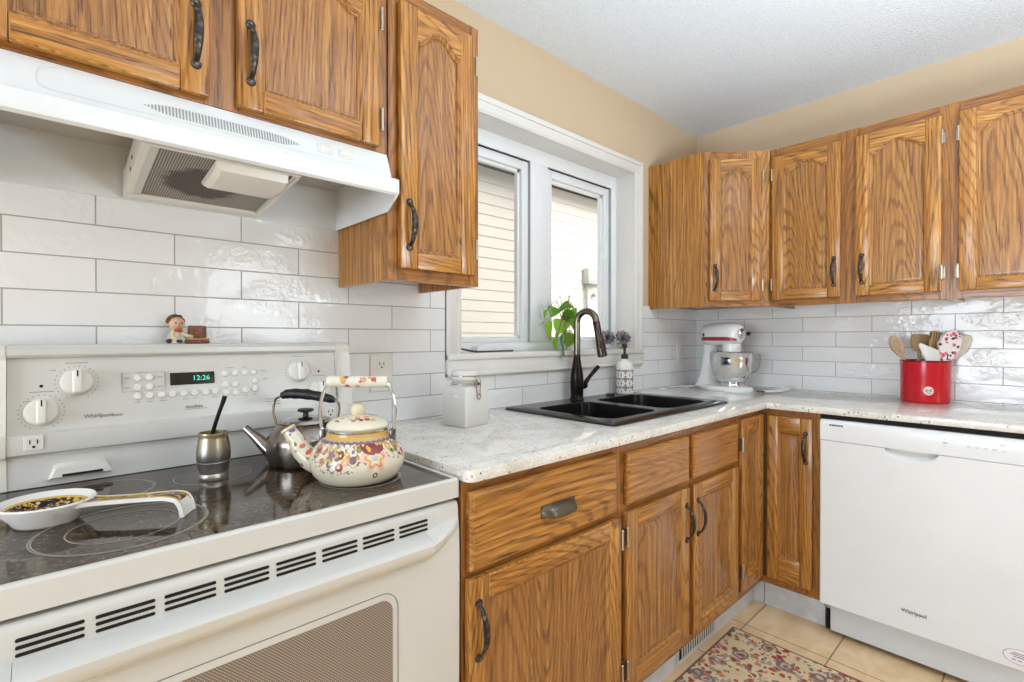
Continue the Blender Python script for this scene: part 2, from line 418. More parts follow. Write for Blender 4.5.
def window():
    win = bpy.data.objects.new('window_1', None); C.objects.link(win); win.location = (-1.245, 0, 1.145)
    tag(win, 'white two-sash window over the sink', kind='structure')
    ox, oz = -1.245, 1.145
    X0, X1, Z0, Z1 = -1.806, -0.684, 1.148, 2.052
    # casing: stepped flat boards
    m = MB()
    def board(pts_a, pts_b):  # not used for curves; boards are plain prisms with three steps
        pass
    for (a, b, d) in ((0.0, 0.066, 0.014), (0.044, 0.066, 0.020), (0.006, 0.018, 0.017)):
        m.box(X0 - b - ox, X0 - a - ox, -d, 0, Z0 - 0.03 - oz, Z1 + b - oz, bevel=0.002)
        m.box(X1 + a - ox, X1 + b - ox, -d, 0, Z0 - 0.03 - oz, Z1 + b - oz, bevel=0.002)
        m.box(X0 - b - ox, X1 + b - ox, -d - 0.0005, 0, Z1 + a - oz, Z1 + b - oz, bevel=0.002)
    m.build('window_casing', WHITE, win)
    m = MB()
    m.box(X0 - 0.066 - ox, X1 + 0.066 - ox, -0.030, 0.0, 1.122 - oz, 1.145 - oz, bevel=0.004)
    m.box(X0 - 0.066 - ox, X1 + 0.066 - ox, -0.021, 0, 1.062 - oz, 1.1225 - oz, bevel=0.003)
    m.box(X0 - 0.066 - ox, X1 + 0.066 - ox, -0.026, 0, 1.062 - oz, 1.076 - oz, bevel=0.003)
    m.box(X0 - 0.009 - ox, X1 + 0.009 - ox, 0, 0.12, 1.122 - oz, 1.145 - oz)
    m.build('window_sill', WHITE, win)
    m = MB()   # reveal lining
    m.box(X0 - 0.009 - ox, X0 - ox, 0.0, 0.12, 1.145 - oz, Z1 - oz); m.box(X1 - ox, X1 + 0.009 - ox, 0.0, 0.12, 1.145 - oz, Z1 - oz)
    m.box(X0 - ox, X1 - ox, 0.0, 0.12, Z1 - oz, Z1 + 0.01 - oz)
    m.build('window_reveal', WHITE, win)
    # frame
    VINYL = plain('white_vinyl', (238, 240, 242), 0.28)
    m = MB(); ya, yb = 0.10, 0.17
    m.box(X0 - ox, X0 + 0.055 - ox, ya, yb, 1.145 - oz, Z1 - oz, bevel=0.003); m.box(X1 - 0.055 - ox, X1 - ox, ya, yb, 1.145 - oz, Z1 - oz, bevel=0.003)
    m.box(X0 + 0.055 - ox, X1 - 0.055 - ox, ya, yb, 1.145 - oz, 1.183 - oz, bevel=0.003)
    m.box(X0 + 0.055 - ox, X1 - 0.055 - ox, ya, yb, 1.985 - oz, Z1 - oz, bevel=0.003)
    m.box(-1.338 - ox, -1.222 - ox, ya - 0.004, yb, 1.183 - oz, 1.985 - oz, bevel=0.003)
    m.build('window_frame', VINYL, win)
    gl = Mat('window_glass', 0.0); nt = gl.nt
    tr = gl.node('ShaderNodeBsdfTransparent'); gs = gl.node('ShaderNodeBsdfGlossy'); gs.inputs['Roughness'].default_value = 0.0
    fr = gl.node('ShaderNodeFresnel'); fr.inputs['IOR'].default_value = 1.35
    ge = gl.node('ShaderNodeNewGeometry'); ff = V(nt, fr.outputs[0]) * (1.0 - V(nt, ge.outputs['Backfacing']))
    mx = gl.node('ShaderNodeMixShader'); nt.links.new(ff.s, mx.inputs[0]); nt.links.new(tr.outputs[0], mx.inputs[1]); nt.links.new(gs.outputs[0], mx.inputs[2])
    nt.links.new(mx.outputs[0], nt.nodes['Material Output'].inputs[0])
    sc = Mat('insect_mesh', 0.6); nt = sc.nt
    tr = sc.node('ShaderNodeBsdfTransparent'); df = sc.node('ShaderNodeBsdfDiffuse'); df.inputs['Color'].default_value = srgb(110, 108, 102)
    mx = sc.node('ShaderNodeMixShader'); mx.inputs[0].default_value = 0.24
    nt.links.new(tr.outputs[0], mx.inputs[1]); nt.links.new(df.outputs[0], mx.inputs[2]); nt.links.new(mx.outputs[0], nt.nodes['Material Output'].inputs[0])
    GASKET = plain('grey_gasket', (172, 174, 178), 0.6)
    for i, (a, b) in enumerate(((X0 + 0.055, -1.338), (-1.222, X1 - 0.055))):
        a -= ox; b -= ox; z0, z1 = 1.183 - oz, 1.985 - oz
        m = MB(); e = 0.040; y0, y1 = 0.112, 0.152
        for (p, q, r, s_) in ((a, a + e, z0, z1), (b - e, b, z0, z1), (a + e, b - e, z0, z0 + 0.018), (a + e, b - e, z1 - e, z1)):
            m.box(p, q, y0, y1, r, s_, bevel=0.004)
        m.box(a + e, a + e + 0.012, y0 + 0.016, y1 - 0.004, z0 + 0.018, z1 - e); m.box(b - e - 0.012, b - e, y0 + 0.016, y1 - 0.004, z0 + 0.018, z1 - e)
        m.box(a + e, b - e, y0 + 0.016, y1 - 0.004, z0 + 0.018, z0 + 0.024); m.box(a + e, b - e, y0 + 0.016, y1 - 0.004, z1 - e - 0.012, z1 - e)
        sash = m.build('window_sash', VINYL, win)
        m = MB().box(a + e - 0.004, b - e + 0.004, 0.138, 0.142, z0 + 0.012, z1 - e + 0.004); m.build('window_pane', gl.m, sash, smooth=False)
        m = MB(); k = 0.0025
        for (p, q, r, s_) in ((a - k, a, z0, z1), (b, b + k, z0, z1), (a - k, b + k, z1, z1 + k)):
            m.box(p - 0.001, q + 0.001, 0.0995, 0.125, r, s_ + 0.0005)
        m.build('gasket', GASKET, sash)
        if i == 0:
            m = MB().box(a + e, b - e, 0.146, 0.1465, z0 + 0.018, z1 - e); m.build('insect_screen', sc.m, sash, smooth=False)
    # operator crank with folded lever
    m = MB()
    prof = [(-1.68, 1.1452), (-1.52, 1.1452), (-1.535, 1.160), (-1.57, 1.176), (-1.63, 1.178), (-1.672, 1.168)]
    m.prism([(x - ox, z - oz) for x, z in prof], 0.055, 0.099, 'y', bevel=0.004)
    cr = m.build('window_crank', VINYL, win)
    m = MB()
    pts = [(-1.755, 0.06, 1.1605), (-1.70, 0.045, 1.149), (-1.665, 0.04, 1.1475), (-1.55, 0.043, 1.1478), (-1.49, 0.05, 1.149)]
    m.tube([(x - ox, y, z - oz) for x, y, z in pts], [0.0035, 0.004, 0.004, 0.004, 0.0035], 8)
    m.build('crank_lever', plain('dark_bronze_lever', (70, 60, 58), 0.4), cr)
    m = MB()   # lock lever on the mullion
    m.box(-1.294 - ox, -1.268 - ox, 0.088, 0.0965, 1.262 - oz, 1.300 - oz, bevel=0.003)
    m.tube([(-1.281 - ox, 0.088, 1.275 - oz), (-1.284 - ox, 0.072, 1.285 - oz), (-1.292 - ox, 0.066, 1.31 - oz), (-1.296 - ox, 0.068, 1.352 - oz)], [0.006, 0.007, 0.006, 0.005], 8)
    m.build('lock_lever', plain('lock_white', (225, 224, 222), 0.3), win)
window()

def neighbour():
    h = thing('neighbour_house', 'cream lap-sided house wall with soffit seen through the window', 'house', (0, 2.2, -0.5))
    SID = Mat('cream_siding', 0.6)
    SID.link(SID.mix(SID.noise(SID.coord(), 6, 2), srgb(229, 223, 211), srgb(235, 230, 220)), 'Base Color')
    m = MB(); pitch = 0.103
    z = 0.0
    loops = []
    prof = []
    while z < 3.35:
        prof += [(-0.010, z), (-0.003, z + pitch - 0.003), (-0.010, z + pitch - 0.0025)]
        z += pitch
    m.rings([[(-9, y, zz) for y, zz in prof], [(9, y, zz) for y, zz in prof]], close=False)
    m.build('siding', SID.m, h, smooth=False)
    m = MB(); 
    for k in range(-30, 30):
        m.box(k * 0.3 + 0.004, k * 0.3 + 0.296, -0.22, -0.03, 3.355, 3.37, bevel=0.003, seg=1)
    m.box(-9, 9, -0.24, -0.22, 3.335, 3.60); m.box(-9, 9, -0.22, 0.02, 3.375, 3.60)
    m.build('soffit', plain('white_soffit', (214, 212, 206), 0.6), h)
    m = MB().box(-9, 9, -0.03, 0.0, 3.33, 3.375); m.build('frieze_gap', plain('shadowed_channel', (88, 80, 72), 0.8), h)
    m = MB().box(1.60, 1.80, -0.10, -0.014, 2.32, 2.50, bevel=0.008); m.box(1.80, 1.95, -0.07, -0.014, 2.33, 2.41, bevel=0.008)
    b = m.build('meter_box', plain('grey_meter', (196, 196, 196), 0.4), h)
    m = MB().tube([(1.64, -0.04, 2.32), (1.64, -0.04, 2.10), (1.66, -0.04, 2.0)], 0.016, 10); m.sphere((1.78, -0.04, 2.2), 0.025)
    m.build('conduit', plain('grey_conduit', (170, 168, 164), 0.5), b)
neighbour()

# ================================================================== cabinets
def handle_mesh():
    m = MB(); L = 0.112
    # bail, hammered and flattened, bowed outwards (-y)
    pts = smooth_path([(0, -0.004, -L / 2), (0, -0.014, -L / 2 + 0.010), (0, -0.026, -L * 0.2), (0, -0.028, 0), (0, -0.026, L * 0.2), (0, -0.014, L / 2 - 0.010), (0, -0.004, L / 2)], 5)
    n = len(pts); rad = [0.0042 + 0.0032 * math.sin(PI * i / (n - 1)) ** 2 for i in range(n)]
    m.tube(pts, rad, 10, 0, flat=(0.65, 1.15, (0, -1, 0)))
    for s in (-1, 1):
        rot = Matrix.Rotation(PI / 2, 4, 'X')
        m.lathe([(0.0095, 0.0), (0.0095, 0.003), (0.007, 0.0055), (0.003, 0.006), (0.001, 0.006)], 14, 0, at=(0, 0, s * (L / 2 + 0.003)), m4=rot)
        m.lathe([(0.0024, 0.005), (0.0024, 0.0068), (0.001, 0.0072)], 10, 1, at=(0, 0, s * (L / 2 + 0.004)), m4=rot)
    me = m.build('handle', [IRON, plain('screw_grey', (128, 122, 114), 0.4, 0.8)])
    return me
HPROTO = handle_mesh(); HMESH = HPROTO.data; bpy.data.objects.remove(HPROTO)
def hinge_mesh():
    m = MB()
    m.box(-0.0015, 0.0015, -0.022, 0.0, -0.024, 0.024, bevel=0.0006, seg=1)
    m.tube([(0, -0.0225, -0.026), (0, -0.0225, 0.026)], 0.0036, 10)
    for z in (-0.026, 0.026): m.sphere((0, -0.0225, z), 0.0042, 0, 8, 6)
    m.box(-0.0015, 0.007, -0.0015, 0.0, -0.02, 0.02)
    return m.build('hinge', NICKEL)
_h = hinge_mesh(); HGMESH = _h.data; bpy.data.objects.remove(_h)

def arch_pts(xl, xr, zs, rise, n=24):
    """from right shoulder to left shoulder along the cathedral arch"""
    pts = []
    for i in range(n + 1):
        u = 1 - 2 * i / n
        wv = min(abs(u) / 0.86, 1.0)
        pts.append(((xl + xr) / 2 + u * (xr - xl) / 2, zs + rise * (0.5 + 0.5 * math.cos(PI * wv)) ** 0.58))
    return pts
def inset(poly, d):
    n = len(poly); out = []
    for i in range(n):
        p0, p1, p2 = Vector(poly[i - 1]), Vector(poly[i]), Vector(poly[(i + 1) % n])
        a = (p1 - p0); b = (p2 - p1)
        a = a.normalized() if a.length > 1e-7 else b.normalized(); b = b.normalized() if b.length > 1e-7 else a
        n1 = Vector((-a.y, a.x)); n2 = Vector((-b.y, b.x)); k = n1 + n2
        k = k / max(0.35, k.length_squared / 2) if k.length > 1e-6 else n1
        out.append((p1.x + k.x * d, p1.y + k.y * d))
    return out

def make_door(parent, x, y, z, wd, ht, rise=0.0, st=0.05, rail=0.044, top=0.085, handle=None, hinges=None, flat=True, hz=None):
    """framed door; local origin at its lower left corner on the frame face, front towards -y"""
    T = 0.020
    xl, xr, zb, zt = st, wd - st, rail, ht - top
    m = MB()
    m.box(0, st, -T, 0, 0, ht, 0, 0.0032, 2); m.box(wd - st, wd, -T, 0, 0, ht, 0, 0.0032, 2)
    m.box(st, wd - st, -T + 0.0004, 0, 0, rail, 1, 0.0028, 2)
    if rise > 0:
        ar = arch_pts(xl, xr, zt, rise)
        m.prism(list(reversed(ar)) + [(xr, ht - 0.0004), (xl, ht - 0.0004)], -T + 0.0004, 0, 'y', 1)
    else:
        ar = [(xr, zt), (xl, zt)]
        m.box(st, wd - st, -T + 0.0004, 0, zt, ht, 1, 0.0028, 2)
    d = m.build('door', WOODS, parent, (x, y, z), angle=30)
    # panel: moulded edge stepping down to a shallow field
    out = [(xl, zb), (xr, zb)] + ar
    prof = [(-0.001, 0.0175), (0.0025, 0.0172), (0.006, 0.0135), (0.009, 0.0125), (0.0105, 0.0085), (0.0135, 0.0085)]
    prof += [(0.0300, 0.0125)] if not flat else [(0.016, 0.0095), (0.0175, 0.0095)]
    m = MB(); loops = []
    for dd, yy in prof:
        loops.append([(px, -yy, pz) for px, pz in inset(out, dd)])
    m.rings(loops, 0, cap0=False, cap1=True)
    m.build('panel', OAKP, d, angle=25)
    if handle:
        hx = 0.024 if handle[0] == 'L' else wd - 0.024
        o = bpy.data.objects.new('handle', HMESH); C.objects.link(o); o.parent = d; o.location = (hx, -T, handle[1])
    if hinges:
        for hzz in (hz or (0.075, ht - 0.085)):
            o = bpy.data.objects.new('hinge', HGMESH); C.objects.link(o); o.parent = d
            o.location = (-0.002 if hinges == 'L' else wd + 0.002, 0, hzz)
            if hinges == 'L': o.scale = (-1, 1, 1)
    return d

def make_drawer(parent, x, y, z, wd, ht):
    T = 0.020; m = MB()
    m.box(0, wd, -0.012, 0, 0, ht, 1, 0.001, 1)
    m.rings([[(a, -0.012, b) for a, b in ((0, 0), (wd, 0), (wd, ht), (0, ht))],
             [(a, -0.0165, b) for a, b in inset(((0, 0), (wd, 0), (wd, ht), (0, ht)), 0.003)],
             [(a, -T, b) for a, b in inset(((0, 0), (wd, 0), (wd, ht), (0, ht)), 0.009)]], 1, cap0=False)
    return m.build('drawer', WOODS, parent, (x, y, z), angle=20)

def carcass(parent, wd, dp, ht, lift=0.0, roof=True):
    m = MB(); t = 0.016; hs = ht if roof else ht - 0.215
    m.box(0, t, -dp + 0.019, -0.0005, 0, hs, 0, 0.0006, 1); m.box(wd - t, wd, -dp + 0.019, -0.0005, 0, hs, 0, 0.0006, 1)
    m.box(t, wd - t, -dp + 0.019, -0.0005, lift, lift + t, 1); 
    if roof: m.box(t, wd - t, -dp + 0.019, -0.0005, ht - t, ht - 0.0005, 1)
    m.box(t, wd - t, -t, -0.0005, lift + t, hs - t, 0)
    return m.build('carcass', WOODS, parent, angle=25)
def face(parent, dp, stiles, rails, ht):
    """stiles: (x0, x1); rails: (x0, x1, z0, z1)"""
    m = MB()
    for a, b in stiles: m.box(a, b, -dp, -dp + 0.019, 0, ht, 0, 0.0007, 1)
    for a, b, z0, z1 in rails: m.box(a, b, -dp + 0.0003, -dp + 0.019, z0, z1, 1, 0.0007, 1)
    return m.build('face_frame', FWOODS, parent, angle=25)

UD = 0.309; UB, UT = 1.354, 2.118
def uppers():
    # over the hood
    x0 = -3.026; wd = 0.758; zb = 1.6735; ht = UT - zb
    c = thing('upper_cabinet', 'oak two-door cabinet mounted directly over the range hood', 'cabinet', (x0, -0.002, zb))
    carcass(c, wd, UD, ht)
    face(c, UD, ((0, 0.04), (0.352, 0.416), (wd - 0.04, wd)), ((0.04, 0.352, 0, 0.032), (0.416, wd - 0.04, 0, 0.032), (0.04, 0.352, ht - 0.05, ht), (0.416, wd - 0.04, ht - 0.05, ht)), ht)
    make_door(c, 0.026, -UD, 0.010, 0.333, ht - 0.052, 0.042, handle=('R', 0.114), hinges='L')
    make_door(c, 0.409, -UD, 0.010, 0.323, ht - 0.052, 0.042, handle=('L', 0.114), hinges='R', hz=(0.065, 0.315))
    # the tall one by the window
    x0 = -2.264; wd = 0.297; ht = UT - UB
    c = thing('upper_cabinet', 'narrow tall oak cabinet between the range hood and the window', 'cabinet', (x0, -0.002, UB))
    carcass(c, wd, UD, ht, 0.05)
    face(c, UD, ((0, 0.036), (wd - 0.036, wd)), ((0.036, wd - 0.036, 0, 0.036), (0.036, wd - 0.036, ht - 0.05, ht)), ht)
    make_door(c, 0.026, -UD, 0.030, 0.245, 0.692, 0.042, handle=('L', 0.114), hinges='R')
    # corner
    cx, dl = 0.536, 0.312
    c = thing('upper_cabinet', 'angled oak corner cabinet above the stand mixer', 'cabinet', (-0.002, -0.002, UB))
    ht = UT - UB; m = MB()
    poly = [(0, 0), (-cx, 0), (-cx, -UD), (-dl, -cx), (0, -cx)]
    ins = lambda d: [(-d, -d), (-cx + d, -d), (-cx + d, -UD + 0.004), (-dl - 0.004, -cx + d), (-d, -cx + d)]
    m.prism(list(reversed(ins(0.0006))), 0.02, ht, 'z', 0)
    m.prism([(-cx, -0.0005), (-cx, -UD), (-cx + 0.016, -UD), (-cx + 0.016, -0.0005)], 0.0, ht, 'z', 0)
    m.build('carcass', WOODS, c, angle=25)
    ang = math.atan2(-(cx - UD), cx - dl); L = math.hypot(cx - UD, cx - dl)
    m = MB()
    for a, b in ((0, 0.034), (L - 0.052, L)): m.box(a, b, -0.0006, 0.016, 0, ht, 0, 0.0007, 1)
    m.box(0.034, L - 0.052, 0.0, 0.016, 0, 0.036, 1); m.box(0.034, L - 0.052, 0, 0.016, ht - 0.05, ht, 1)
    m.build('face_frame', FWOODS, c, (-cx, -UD, 0), (0, 0, ang), angle=25)
    d = make_door(c, 0, 0, 0, 0.250, 0.692, 0.042, handle=('L', 0.142 - 0.03), hinges='R')
    d.location = (-cx + 0.023 * math.cos(ang), -UD + 0.023 * math.sin(ang), 0.028); d.rotation_euler = (0, 0, ang)
    # along the right wall
    ht = UT - UB
    for y0, wd, doors, lab in ((-0.538, 0.669, ((0.016, 0.284, 'R', 'L'), (0.357, 0.285, 'L', 'R')), 'wide two-door oak cabinet on the right wall beside the angled corner cabinet'),
                               (-1.207, 0.72, ((0.024, 0.300, 'R', 'L'), (0.372, 0.300, 'L', 'R')), 'oak cabinet cut off by the photo edge above the crock')):
        c = thing('upper_cabinet', lab, 'cabinet', (-0.002, y0, UB), -PI / 2)
        carcass(c, wd, 0.310, ht, 0.02)
        mid = doors[0][0] + doors[0][1] - 0.012, doors[1][0] + 0.012
        face(c, 0.310, ((0, 0.035), mid, (wd - 0.035, wd)), ((0.035, mid[0], 0, 0.036), (mid[1], wd - 0.035, 0, 0.036), (0.035, mid[0], ht - 0.05, ht), (mid[1], wd - 0.035, ht - 0.05, ht)), ht)
        for dx, dw, hs, hg in doors:
            make_door(c, dx, -0.310, 0.030, dw, 0.692, 0.040, handle=(hs, 0.114), hinges=hg)
uppers()

BD = 0.616; BB = 0.132; BT = 0.8958
def base_cabs():
    ht = BT - BB
    def Z(z): return z - BB
    # drawer cabinet beside the range
    x0 = -2.262; wd = 0.580
    c = thing('base_cabinet', 'oak base cabinet with one drawer over one door beside the white range', 'cabinet', (x0, -0.01, BB))
    carcass(c, wd, BD - 0.01, ht)
    face(c, BD - 0.01, ((0, 0.032), (wd - 0.042, wd)), ((0.032, wd - 0.042, 0, 0.035), (0.032, wd - 0.042, Z(0.684), Z(0.712)), (0.032, wd - 0.042, Z(0.862), ht)), ht)
    d = make_drawer(c, 0.013, -BD + 0.01, Z(0.700), 0.530, 0.172)
    m = MB()   # half-cup pull
    prof = [(0.0, 0.016), (-0.004, 0.018), (-0.020, 0.012), (-0.027, 0.002), (-0.029, -0.010), (-0.027, -0.012), (-0.024, 0.0), (-0.018, 0.008), (-0.004, 0.013), (0.0, 0.012)]
    Wp = 0.125
    loops = []
    for i in range(17):
        u = -1 + 2 * i / 16; k = max(0.06, (1 - abs(u) ** 5)); loops.append([(u * Wp / 2, yy * k, zz * (0.6 + 0.4 * k)) for yy, zz in prof])
    m.rings(loops)
    m.box(-Wp / 2, Wp / 2, -0.0025, 0.0, -0.014, 0.017, bevel=0.0008, seg=1)
    m.build('pull', plain('brushed_pewter', (104, 96, 88), 0.35, 0.85), d, (0.275, -0.020, 0.078))
    make_door(c, 0.008, -BD + 0.01, Z(0.160), 0.552, 0.525, 0, 0.052, 0.055, 0.052, handle=('L', 0.412), hinges='R', hz=(0.07, 0.46))
    # sink cabinet
    x0 = -1.6815; wd = 0.796
    c = thing('base_cabinet', 'oak sink cabinet with two false drawer fronts over two doors', 'cabinet', (x0, -0.01, BB))
    carcass(c, wd, BD - 0.01, ht, 0.0, False)
    face(c, BD - 0.01, ((0, 0.034), (0.370, 0.432), (wd - 0.034, wd)), tuple((a, b, z0, z1) for a, b in ((0.034, 0.370), (0.432, wd - 0.034)) for z0, z1 in ((0, 0.035), (Z(0.682), Z(0.720)), (Z(0.855), ht))), ht)
    make_drawer(c, 0.017, -BD + 0.01, Z(0.709), 0.365, 0.155)
    make_drawer(c, 0.415, -BD + 0.01, Z(0.709), 0.362, 0.155)
    make_door(c, 0.009, -BD + 0.01, Z(0.162), 0.373, 0.528, 0, 0.055, 0.055, 0.052, handle=('R', 0.412), hinges='L', flat=False, hz=(0.07, 0.46))
    make_door(c, 0.415, -BD + 0.01, Z(0.162), 0.364, 0.528, 0, 0.055, 0.055, 0.052, handle=('L', 0.412), flat=False)
    # corner carousel cabinet, an L in plan with two doors hinged together
    c = thing('base_cabinet', 'oak corner base cabinet with two narrow doors meeting in the inside corner', 'cabinet', (-0.002, -0.01, BB))
    m = MB()
    xA, yB, f = -0.884, -0.834, -BD + 0.01
    poly = [(0, 0), (-0.80, 0), (-0.80, f + 0.019), (-0.616 + 0.021, f + 0.019), (-0.616 + 0.021, yB), (0, yB)]
    m.prism(list(reversed(poly)), 0, ht, 'z', 0)
    m.build('carcass', WOODS, c, angle=25)
    m = MB()
    m.box(xA, xA + 0.024, f, f + 0.019, 0, ht, 0, 0.0006, 1)
    m.box(xA + 0.024, -0.595, f, f + 0.019, 0, 0.032, 1); m.box(xA + 0.024, -0.595, f, f + 0.019, ht - 0.028, ht, 1)
    m.box(-0.614, -0.595, yB, yB + 0.030, 0, ht, 0, 0.0006, 1)
    m.box(-0.614, -0.595, yB + 0.030, f + 0.019, 0, 0.032, 1); m.box(-0.614, -0.595, yB + 0.03, f + 0.019, ht - 0.028, ht, 1)
    m.build('face_frame', FWOODS, c, angle=25)
    d = make_door(c, -0.866, f, Z(0.172), 0.226, 0.700, 0, 0.058, 0.085, 0.06, hinges='L', flat=False, hz=(0.09, 0.60))
    d2 = make_door(c, 0, 0, 0, 0.174, 0.700, 0, 0.044, 0.10, 0.065, handle=('R', 0.580), flat=False)
    d2.location = (-0.614, -0.6335, Z(0.168)); d2.rotation_euler = (0, 0, -PI / 2)
    m = MB().tube([(-0.639, f - 0.024, Z(0.175)), (-0.639, f - 0.024, Z(0.868))], 0.0035, 8)
    m.build('piano_hinge', plain('dark_steel_hinge', (80, 74, 68), 0.4, 0.9), c)
base_cabs()

def countertop():
    bm = bmesh.new()
    xs = [-2.262, -1.600, -0.803, -0.643, -0.0085]; ys = [-1.49, -0.646, -0.535, -0.045, -0.0085]
    vs = {}
    def v(i, j):
        if (i, j) not in vs: vs[(i, j)] = bm.verts.new((xs[i], ys[j], ZC - 0.0265))
        return vs[(i, j)]
    fs = []
    for i in range(4):
        for j in range(4):
            if j == 0 and i < 3: continue
            if i == 1 and j == 2: continue
            fs.append(bm.faces.new((v(i, j), v(i + 1, j), v(i + 1, j + 1), v(i, j + 1))))
    r = bmesh.ops.extrude_face_region(bm, geom=fs)
    nv = [e for e in r['geom'] if isinstance(e, bmesh.types.BMVert)]
    bmesh.ops.translate(bm, verts=nv, vec=(0, 0, 0.0265))
    # round the free corner by the range, then ease the front edges
    ed = [e for e in bm.edges if all(abs(q.co.x + 2.262) < 1e-5 and abs(q.co.y + 0.646) < 1e-5 for q in e.verts)]
    bmesh.ops.bevel(bm, geom=ed, offset=0.02, segments=5, profile=0.5, affect='EDGES')
    ed = []
    for e in bm.edges:
        if len(e.link_faces) == 2 and e.calc_face_angle(0) > 1.0:
            a, b = e.verts
            if abs(a.co.z - b.co.z) < 1e-6 and all(q.co.y < -0.02 for q in (a, b)) and not all(-1.61 < q.co.x < -0.80 and -0.54 < q.co.y < -0.04 for q in (a, b)) : ed.append(e)
    bmesh.ops.bevel(bm, geom=ed, offset=0.003, segments=2, profile=0.5, affect='EDGES')
    m = MB(); m.bm.free(); m.bm = bm
    tag(m.build('countertop', GRANITE), 'speckled pale granite L-shaped worktop with sink cut-out', 'countertop')
countertop()

# ================================================================== range
def cooktop_mat():
    m = Mat('black_ceramic_glass', 0.07, 0)
    n = m.noise(m.coord(), 150, 4, 0.85)
    m.link(m.ramp(n, [(0.42, srgb(20, 14, 9)), (0.52, srgb(54, 41, 29)), (0.60, srgb(112, 90, 66))]), 'Base Color'); return m.m
def oven_glass_mat():
    m = Mat('dotted_oven_glass', 0.18, 0)
    x, y, z = m.xyz(m.coord())
    k = 2 * PI / 0.0052
    d = ((x * k).f('SINE') * (z * k).f('SINE'))
    m.link(m.mix(d.sm(-0.1, 0.35), srgb(112, 98, 86), srgb(168, 154, 142)), 'Base Color'); return m.m

